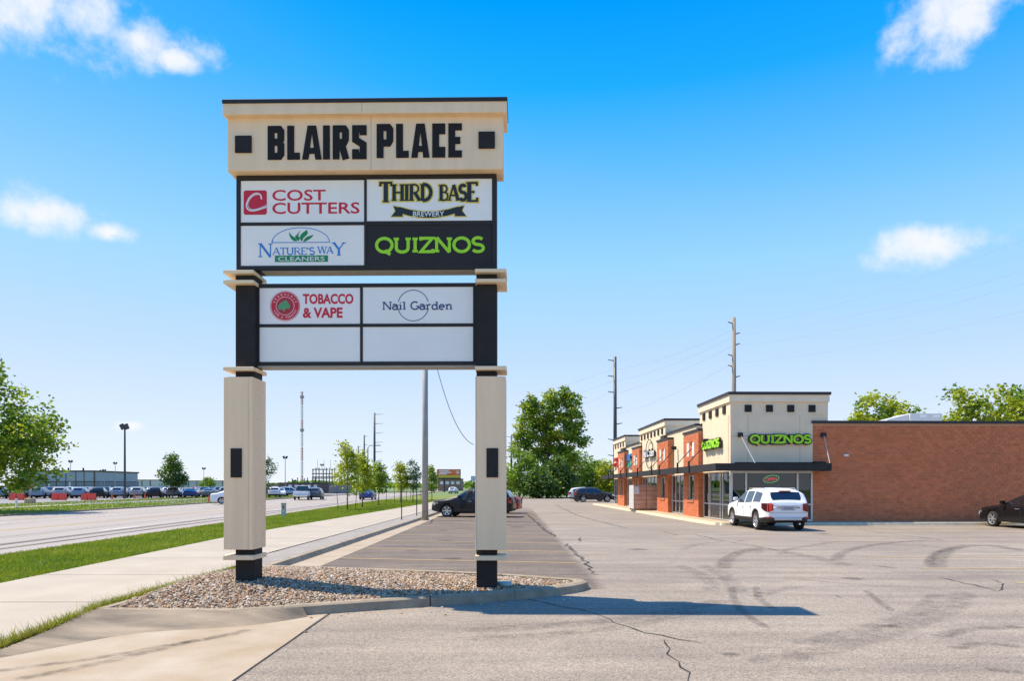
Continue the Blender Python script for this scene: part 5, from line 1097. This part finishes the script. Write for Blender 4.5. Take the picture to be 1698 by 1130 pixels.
# trees behind the brick wall
tree('backlot_tree', 'bright green tree behind the rooftop unit', at(1468,58), 58, 0, [(0,0,6.0,3.2,2.6),(-.6,0,8.3,1.6,1.6),(1.7,0,7.2,1.4,1.4),(-2.0,0,6.8,1.3,1.2)], 85, 34, .18, 'lime', 41, .2, .3, spread=.33, limbs=22, mat2='mid')
tree('backlot_tree', 'yellow-green tree behind the right end of the brick wall', at(1610,56), 56, 0, [(0,0,6.2,2.6,2.4),(-.4,0,8.4,1.3,1.5)], 62, 34, .17, 'lime', 42, .2, .3, spread=.36, limbs=14, mat2='mid')
tree('backlot_tree', 'tree at the right edge above the brick wall', at(1672,55), 55, 0, [(0,0,6.6,2.4,2.4),(-.3,0,8.6,1.4,1.6),(1.6,0,6.6,2.0,2.0)], 70, 34, .17, 'lime', 43, .2, .3, spread=.36, limbs=14, mat2='mid')
# distant woods along the horizon
def woods(name, label, x0, x1, y, h, seed):
    nr = np.random.default_rng(seed); n = 5200; x = nr.uniform(x0,x1,n); hh = h*(.55+.45*np.abs(np.sin(x*.043+seed))*np.abs(np.cos(x*.017)))
    c = np.stack([x, y+nr.uniform(-15,15,n), hh*nr.uniform(0,1,n)**.6],1); u = nr.normal(size=(n,3)); u /= np.linalg.norm(u,axis=1)[:,None]; w = np.cross(u,nr.normal(size=(n,3))); w /= np.linalg.norm(w,axis=1)[:,None]; s = nr.uniform(.9,2.2,n)[:,None]
    V = np.stack([c-u*s,c+w*s,c+u*s,c-w*s],1).reshape(-1,3); me = bpy.data.meshes.new(name); me.from_pydata(V.tolist(), [], [(4*i,4*i+1,4*i+2,4*i+3) for i in range(n)]); me.materials.append(LEAF['mid']); o = stuff(link(name, me)); o['label'] = label; o['category'] = 'woods'
woods('far_woods', 'low far-off line of trees on the horizon', -330, 190, 620, 7, 3)

# ---------------------------------------------------------------- poles, lamps, masts, wires
M_POLE = mat('pole_wood', (.27,.23,.19), .9, var=.2, scale=3, stretch=(6,6,.3)); M_STEEL = mat('pole_steel', (.05,.052,.06), .5); M_GALV = mat('pole_galv', (.33,.31,.28), .6, var=.12, scale=3)
x, y, _ = G(705,863.5)
p = thing('smooth_pole', 'smooth grey pole at the kerb behind the sign', 'pole', (x,y,0)); MB().tube([(0,0,-.2),(0,0,4),(0,0,9.9)], [.165,.15,.13], 16).build('shaft', M_GALV, p, True); MB().tube([(0,0,0),(0,0,.1)], .19, 16).build('collar', M_KERB, p)
def utility_pole(px, d, ytop, rad, label, sides, gap, n, base=0, m=M_STEEL, arm=.9):
    t = thing('utility_pole', label, 'utility pole', (at(px,d),d,base)); h = CH+(HZ-ytop)/F*d-base; MB().tube([(0,0,-.2),(0,0,h)], [rad*1.25,rad*.8], 10).build('shaft', m, t, True)
    for i in range(n):
        s = sides[i % len(sides)]; z = h-.5-gap*i; MB().tube([(s*rad*.8,0,z),(s*(rad+arm),0,z+.12)], [.07,.045], 5).build('insulator_arm', m, t)
    return t
utility_pole(1020, 86, 592, .22, 'tall dark steel utility pole beyond the shop row', (-1,-1,-1,1,1), 2.0, 8, arm=.7)
utility_pole(1217, 60, 527, .19, 'grey-brown utility pole rising behind the corner tower', (-1,1,1,-1), .95, 6, m=M_POLE, arm=.35)
utility_pole(621, 190, 685, .3, 'tallest distant utility pole behind the young trees', (1,), 2.6, 7, arm=2.0)
utility_pole(604, 240, 722, .3, 'second distant utility pole, left of the tallest one', (1,), 3, 2, arm=1.0)
utility_pole(594, 280, 740, .3, 'shortest distant utility pole behind the tallest young tree', (1,), 3, 1, arm=1.0)
utility_pole(848, 170, 722, .26, 'distant utility pole just right of the right sign post', (-1,), 2.5, 3, arm=1.0)
def lamp_pole(px, d, ytop, rad, heads, label, base=0, hs=1.0):
    t = thing('lamp_post', label, 'lamp post', (at(px,d),d,base)); h = CH+(HZ-ytop)/F*d-base; MB().tube([(0,0,-.2),(0,0,h-.6*hs)], [rad*1.2,rad*.8], 8).build('shaft', M_STEEL if rad > .08 else M_GALV, t)
    for (dx, dy, tilt) in heads:
        o = MB().box(-.28*hs,.28*hs,-.12*hs,.12*hs,-.38*hs,.38*hs).build('lamp_head', M_STEEL, t); o.location = (dx*hs,dy*hs,h-.35*hs); o.rotation_euler = (0,R(tilt),0)
    MB().tube([(0,0,h-.75*hs),(0,0,h-.3*hs)], .12*hs, 8).build('bracket', M_STEEL, t)
lamp_pole(207, 96, 704, .14, [(-.35,0,-28),(.28,-.1,-20)], 'tall dark twin-head floodlight post by the far lot')
for px, d, yt, lab in ((117,170,764,'floodlight post in front of the blue-grey building'),(168,215,780,'left one of a close pair of slim lamp posts'),(173,210,779,'right one of a close pair of slim lamp posts'),(191,190,767,'slim lamp post left of the tall floodlight'),(338,200,776,'slim lamp post above the small round tree'),(473,150,757,'lamp post left of the radio mast'),(534,205,770,'lamp post rising in front of the steel frame')):
    lamp_pole(px, d, yt, .079, [(-.4,0,-25),(.4,0,25)], lab, 0, .75)
t = thing('street_lamp', 'curved-arm street lamp among the distant poles', 'street lamp', (at(610,120),120,0)); h = CH+(HZ-739)/F*120
MB().tube([(0,0,-.1),(0,0,h-.5),(.3,0,h-.05),(1.6,0,h)], [.13,.09,.07,.05], 6).build('shaft', M_STEEL, t); MB().box(1.3,2.2,-.12,.12,h-.1,h+.03).build('lamp_head', M_STEEL, t)
# radio mast
d = 620; t = thing('radio_mast', 'tall red and white lattice radio mast on the skyline', 'mast', (at(501,d),d,0)); h = CH+(HZ-649)/F*d; n = 7
for i in range(n):
    z0, z1 = h*i/n, h*(i+1)/n-.3; m = mat('mast_red', (.35,.16,.13), .6) if i % 2 == 0 else mat('mast_white', (.50,.50,.52), .6); mb = MB()
    for (a, b) in ((-.8,-.5),(.8,-.5),(0,.9)): mb.tube([(a,b,z0),(a,b,z1)], .22, 4)
    for k in range(5): zz = z0+(z1-z0)*k/5; q = (z1-z0)/5; mb.tube([(-.8,-.5,zz),(.8,-.5,zz+q)], .13, 4); mb.tube([(.8,-.5,zz),(0,.9,zz+q)], .13, 4); mb.tube([(0,.9,zz),(-.8,-.5,zz+q)], .13, 4)
    mb.build('lattice_section', m, t)
for zz in (h*.94, h*.60): MB().box(-1.7,1.7,-.5,.5,zz-1.2,zz+1.2).build('antenna_panel', mat('mast_white', (.5,.5,.52), .6), t)
# wires
M_WIRE = mat('wire', (.28,.29,.31), .6)
def wire(label, a, b, sag, r=.02, group=None, n=14):
    a, b = Vector(a), Vector(b); pts = [tuple(a+(b-a)*i/n-Vector((0,0,sag*4*(i/n)*(1-i/n)))) for i in range(n+1)]
    o = MB().tube(pts, r, 4).build('overhead_wire', M_WIRE); tag(o, label, 'wire', group); return o
wire('slack cable hanging from the smooth grey pole', P(722,600,34.5), P(786,738,34.5), .9, .018)
WG = 'power lines over the shop row'
for (xa,ya,da,xb,yb,db,sg) in ((1213,545,60,1760,372,38,.7),(1215,556,60,1760,430,38,.6),(1216,574,60,1760,452,38,.6),(1217,603,60,1760,500,38,.5)):
    wire('thin power line running from the pole behind the tower to the upper right', P(xa,ya,da), P(xb,yb,db), sg, .0055, WG)
for (ya,yb) in ((613,548),(632,560),(652,574),(688,603)):
    wire('thin power line between the two poles behind the shops', P(1022,ya,86), P(1214,yb,60), .5, .008, 'power lines between the poles behind the shops')
for (ya,yb) in ((612,655),(632,672),(650,700)): wire('thin power line running left from the tall dark pole behind the cottonwood', P(1018,ya,86), P(848,yb,170), .8, .010, 'power lines beyond the cottonwood')
# utility pedestal on the verge
x, y, _ = G(470.5,857,.07); t = thing('utility_pedestal', 'small pale green cable pedestal on the verge near the road', 'pedestal', (x,y,.07)); bevel(MB().box(-.11,.11,-.09,.09,0,.66).build('cabinet', mat('pedestal_green', (.38,.46,.42), .5), t), .015); bevel(MB().box(-.125,.125,-.105,.105,.66,.75).build('cap', mat('pedestal_cap', (.36,.33,.30), .5), t), .02); MB().box(-.05,.05,-.094,-.0901,.42,.60).build('warning_label', mat('label_red', (.40,.06,.05), .5), t)

# ---------------------------------------------------------------- far side buildings and street things
M_BLUEW = mat('blue_grey_siding', (.33,.37,.43), .6, var=.06, scale=.5); M_BLUEL = mat('grey_base', (.22,.24,.27), .7, var=.06); M_BROWN = mat('dark_brown_trim', (.07,.045,.04), .6); M_BRN = mat('brown_siding', (.12,.095,.085), .7, var=.1); M_PALE = mat('pale_siding', (.60,.57,.53), .7, var=.08, scale=.3); M_DOORW = mat('white_door', (.7,.7,.7), .6)
d = 250; k = d/F
t = thing('warehouse', 'two-storey blue-grey warehouse with dark brown bands behind the car lot', 'building', (at(30,d),d,.9)); X1 = (156-30)*k; Hh = (810-779)*k
def wb(nm, m, *a): return MB().box(*a).build(nm, m, t)
wb('lower_wall', M_BLUEL, 0,X1,0,30,-1.5,Hh*.38); wb('band', M_BROWN, -.05,X1+.05,-.06,30,Hh*.38,Hh*.42); wb('roof_edge', M_BROWN, -.1,X1+.1,-.15,30.1,Hh*.92,Hh)
xp = [0,6,10.5,14,17.5,21.2,24.2,X1]
for a, b in zip(xp, xp[1:]): wb('wall_panel', M_BLUEW, a+.12,b-.12,-.03,29,Hh*.42,Hh*.92)
for a in xp: wb('pilaster', M_BROWN, a-.12,a+.12,-.1,.5,0,Hh*.92)
wb('core', M_BLUEL, .2,X1-.2,.2,29.5,0,Hh*.95)
wb('window', M_DOORW, 11.6,12.9,-.06,-.031,Hh*.7,Hh*.82); wb('window', mat('dark_pane', (.08,.10,.14), .2), 15.2,16.3,-.06,-.031,Hh*.67,Hh*.8)
for a in (11.1,18.6): wb('door', M_DOORW, a,a+.5,-.05,-.001,0,Hh*.36)
for a in (8,16.5,22): MB().tube([(a,3,Hh),(a,3,Hh+1.0)], .3, 8).build('roof_vent', M_BROWN, t)
def shed(label, px0, px1, ytop, ybot, d, m, depth=20, doors=0, roof=True, base=None):
    k = d/F; t = thing('far_building', label, 'building', (at(px0,d),d,CH+(HZ-ybot)/F*d)); X1 = (px1-px0)*k; H_ = (ybot-ytop)*k; MB().box(0,X1,0,depth,-1.6,H_*.9).build('wall', m, t); MB().box(-.1,X1+.1,-.2,depth+.1,H_*.9,H_).build('roof', M_BROWN if roof else m, t)
    for i in range(doors): a = X1*(.2+.13*i); MB().box(a,a+X1*.07,-.05,-.001,H_*.30,H_*.70).build('window', M_DOORW, t)
    return t
t = shed('long pale flat-roofed warehouse right of the blue-grey one', 161, 263, 796, 807, 330, M_PALE)
for i in range(7): MB().box(1.5+i*4,1.9+i*4,-.12,-.001,0,2.6).build('pilaster', M_BROWN, t)
shed('pale upper warehouse block behind the long one', 150, 195, 791, 806, 380, mat('pale2', (.52,.50,.47), .7)); t = shed('low pale warehouse behind the small round tree', 263, 400, 797.5, 808, 345, M_PALE)
for i in range(9): MB().box(2+i*4.3,2.3+i*4.3,-.12,-.001,0,2.7).build('pilaster', M_BROWN, t)
t = shed('long dark brown building with a row of white windows', 462, 543, 801, 813, 175, M_BRN, 14, 5)
for i, a in enumerate((2.2,3.6,5.4,6.2,7.6,8.3)): MB().tube([(a,4,1.6),(a,4,3.0+.2*(i % 2))], .12, 6).build('flue', M_BROWN, t)
shed('small tan building left of the long brown one', 443, 462, 803, 812, 190, mat('tan_siding', (.36,.30,.23), .7), 10)
shed('small grey shed right of the long brown building', 545, 566, 802, 814, 170, mat('grey_siding', (.20,.20,.19), .7), 10)
# bare steel frame
d = 215; k = d/F; t = thing('steel_frame', 'bare grey steel frame standing above the long brown building', 'frame', (at(519,d),d,0)); Wd = 36*k; z0 = CH+(HZ-800)*k; zt = CH+(HZ-779)*k
for i, a in enumerate((0,.14,.28,.48,.62,.76,.88,1)): MB().box(a*Wd-.12,a*Wd+.12,-.12,.12,-.2,zt+(.5 if i % 3 else 0)).build('column', M_STEEL, t)
for f in (.30,.40,.66,1.0): zz = z0+(zt-z0)*f; MB().box(-.3,Wd+.3,-.1,.1,zz-.16,zz+.12).build('beam', M_STEEL, t)
for f in (.2,.5,.8): MB().tube([(f*Wd,.3,zt),(f*Wd,.3,zt+3)], .05, 4).build('rod', M_STEEL, t)
# billboards
d = 230; k = d/F; t = thing('billboard', 'red and orange billboard with a yellow lower band beside the road', 'billboard', (at(725,d),d,0)); Wd = 38*k; za = CH+(HZ-793)*k; zb_ = CH+(HZ-779.5)*k
MB().box(0,Wd,0,.3,za+(zb_-za)*.32,zb_).build('poster_face', mat('poster_red', (.75,.04,.03), .5, col2=(.85,.25,.05), scale=.35), t); MB().box(0,Wd,-.01,.3,za,za+(zb_-za)*.31).build('poster_band', mat('poster_yellow', (.75,.50,.04), .5), t); MB().box(-.15,Wd+.15,.3,.6,za-.3,zb_+.15).build('frame', M_STEEL, t)
MB().box(.2,Wd-.2,-.9,-.1,za-.5,za-.35).build('catwalk', M_STEEL, t); MB().tube([(Wd*.3,.6,-.2),(Wd*.3,.6,za)], .35, 8).build('column', M_STEEL, t)
mb = MB()
for j, (a, b, zf) in enumerate(((.08,.5,.86),(.10,.62,.66),(.08,.42,.48),(.84,.95,.80),(.83,.96,.58))): MB().box(Wd*a,Wd*b,-.03,-.001,za+(zb_-za)*zf-.18,za+(zb_-za)*zf+.16).build('poster_line', WV, t)
d = 300; k = d/F; t = thing('billboard', 'small pale blue billboard right of the red one', 'billboard', (at(781,d),d,0)); MB().box(0,9*k,0,.4,CH+(HZ-798)*k,CH+(HZ-790)*k).build('poster_face', mat('poster_blue', (.40,.46,.55), .5, col2=(.62,.66,.7), scale=.5), t); MB().tube([(4.5*k,.3,-.2),(4.5*k,.3,CH+(HZ-797)*k)], .3, 6).build('column', M_STEEL, t)
t = shed('brick shop block under the red billboard', 726, 764, 794, 810, 290, mat('far_brick', (.25,.15,.11), .8, var=.2), 15)
for i in range(4): MB().box(1+i*2.3,2.4+i*2.3,-.05,-.001,1.6,2.8).build('window', M_DOORW, t)
# barriers, stop sign, cones at the lot entrance
BAR = mat('barrier_red', (.78,.06,.03), .45)
for px in (22,34,92,104,141,153):
    x, y, _ = G(px, 830, .045); w = 10.5*y/F/2
    o = MB().add([(-w,-.25,0),(w,-.25,0),(w,.25,0),(-w,.25,0),(-w,-.22,.25),(w,-.22,.25),(w,.22,.25),(-w,.22,.25),(-w*.98,-.09,.85),(w*.98,-.09,.85),(w*.98,.09,.85),(-w*.98,.09,.85)], [(3,2,1,0),(0,1,5,4),(1,2,6,5),(2,3,7,6),(3,0,4,7),(4,5,9,8),(5,6,10,9),(6,7,11,10),(7,4,8,11),(8,9,10,11)]).build('traffic_barrier', BAR, None, False, (x,y,.045))
    tag(o, {22:'leftmost red plastic barrier before the car lot',34:'red barrier right beside the leftmost one',92:'left barrier of the middle red pair',104:'right barrier of the middle red pair',141:'left barrier of the right-hand red pair',153:'rightmost red plastic barrier before the car lot'}[px], 'barrier', 'red barriers before the far lot')
x, y, _ = G(50,835.5,.04); t = thing('stop_sign', 'red stop sign on a tan block at the lot exit', 'stop sign', (x,y,.04)); bevel(MB().box(-.4,.4,-.3,.3,0,.5).build('block', mat('tan_block', (.45,.33,.18), .8), t), .05); MB().tube([(0,0,.5),(0,0,1.9)], .035, 6).build('pole', M_GALV, t)
n8 = [(.32*math.cos(R(22.5+45*i)), .32*math.sin(R(22.5+45*i))) for i in range(8)]; MB().add([(a,-.06,1.75+b) for a,b in n8]+[(a,-.04,1.75+b) for a,b in n8], [tuple(range(8)), tuple(range(15,7,-1))]+[(i,8+i,8+(i+1)%8,(i+1)%8) for i in range(8)]).build('plate', BAR, t); sans('lettering', 'STOP', -.2,.2,1.67,1.83,-.065,WV,t,.003)
for px, py, lab in ((43.5,835,'orange cone left of the stop sign block'),(186,828,'orange cone left of the tall floodlight post'),(223,827,'orange cone right of the tall floodlight post'),(240.5,827,'orange cone further right along the lot edge'),(346,833,'orange cone by the white car at the entrance')):
    x, y, _ = G(px, py, .045); t = thing('traffic_cone', lab, 'cone', (x,y,.045), 0, 'orange cones along the lot'); MB().box(-.2,.2,-.2,.2,0,.04).build('base', BAR, t); MB().lathe([(.14,.04),(.035,.72),(0,.72)], 10).build('body', mat('cone_orange', (.70,.13,.03), .5), t); MB().lathe([(.098,.30),(.072,.46)], 10).build('band', WV, t)
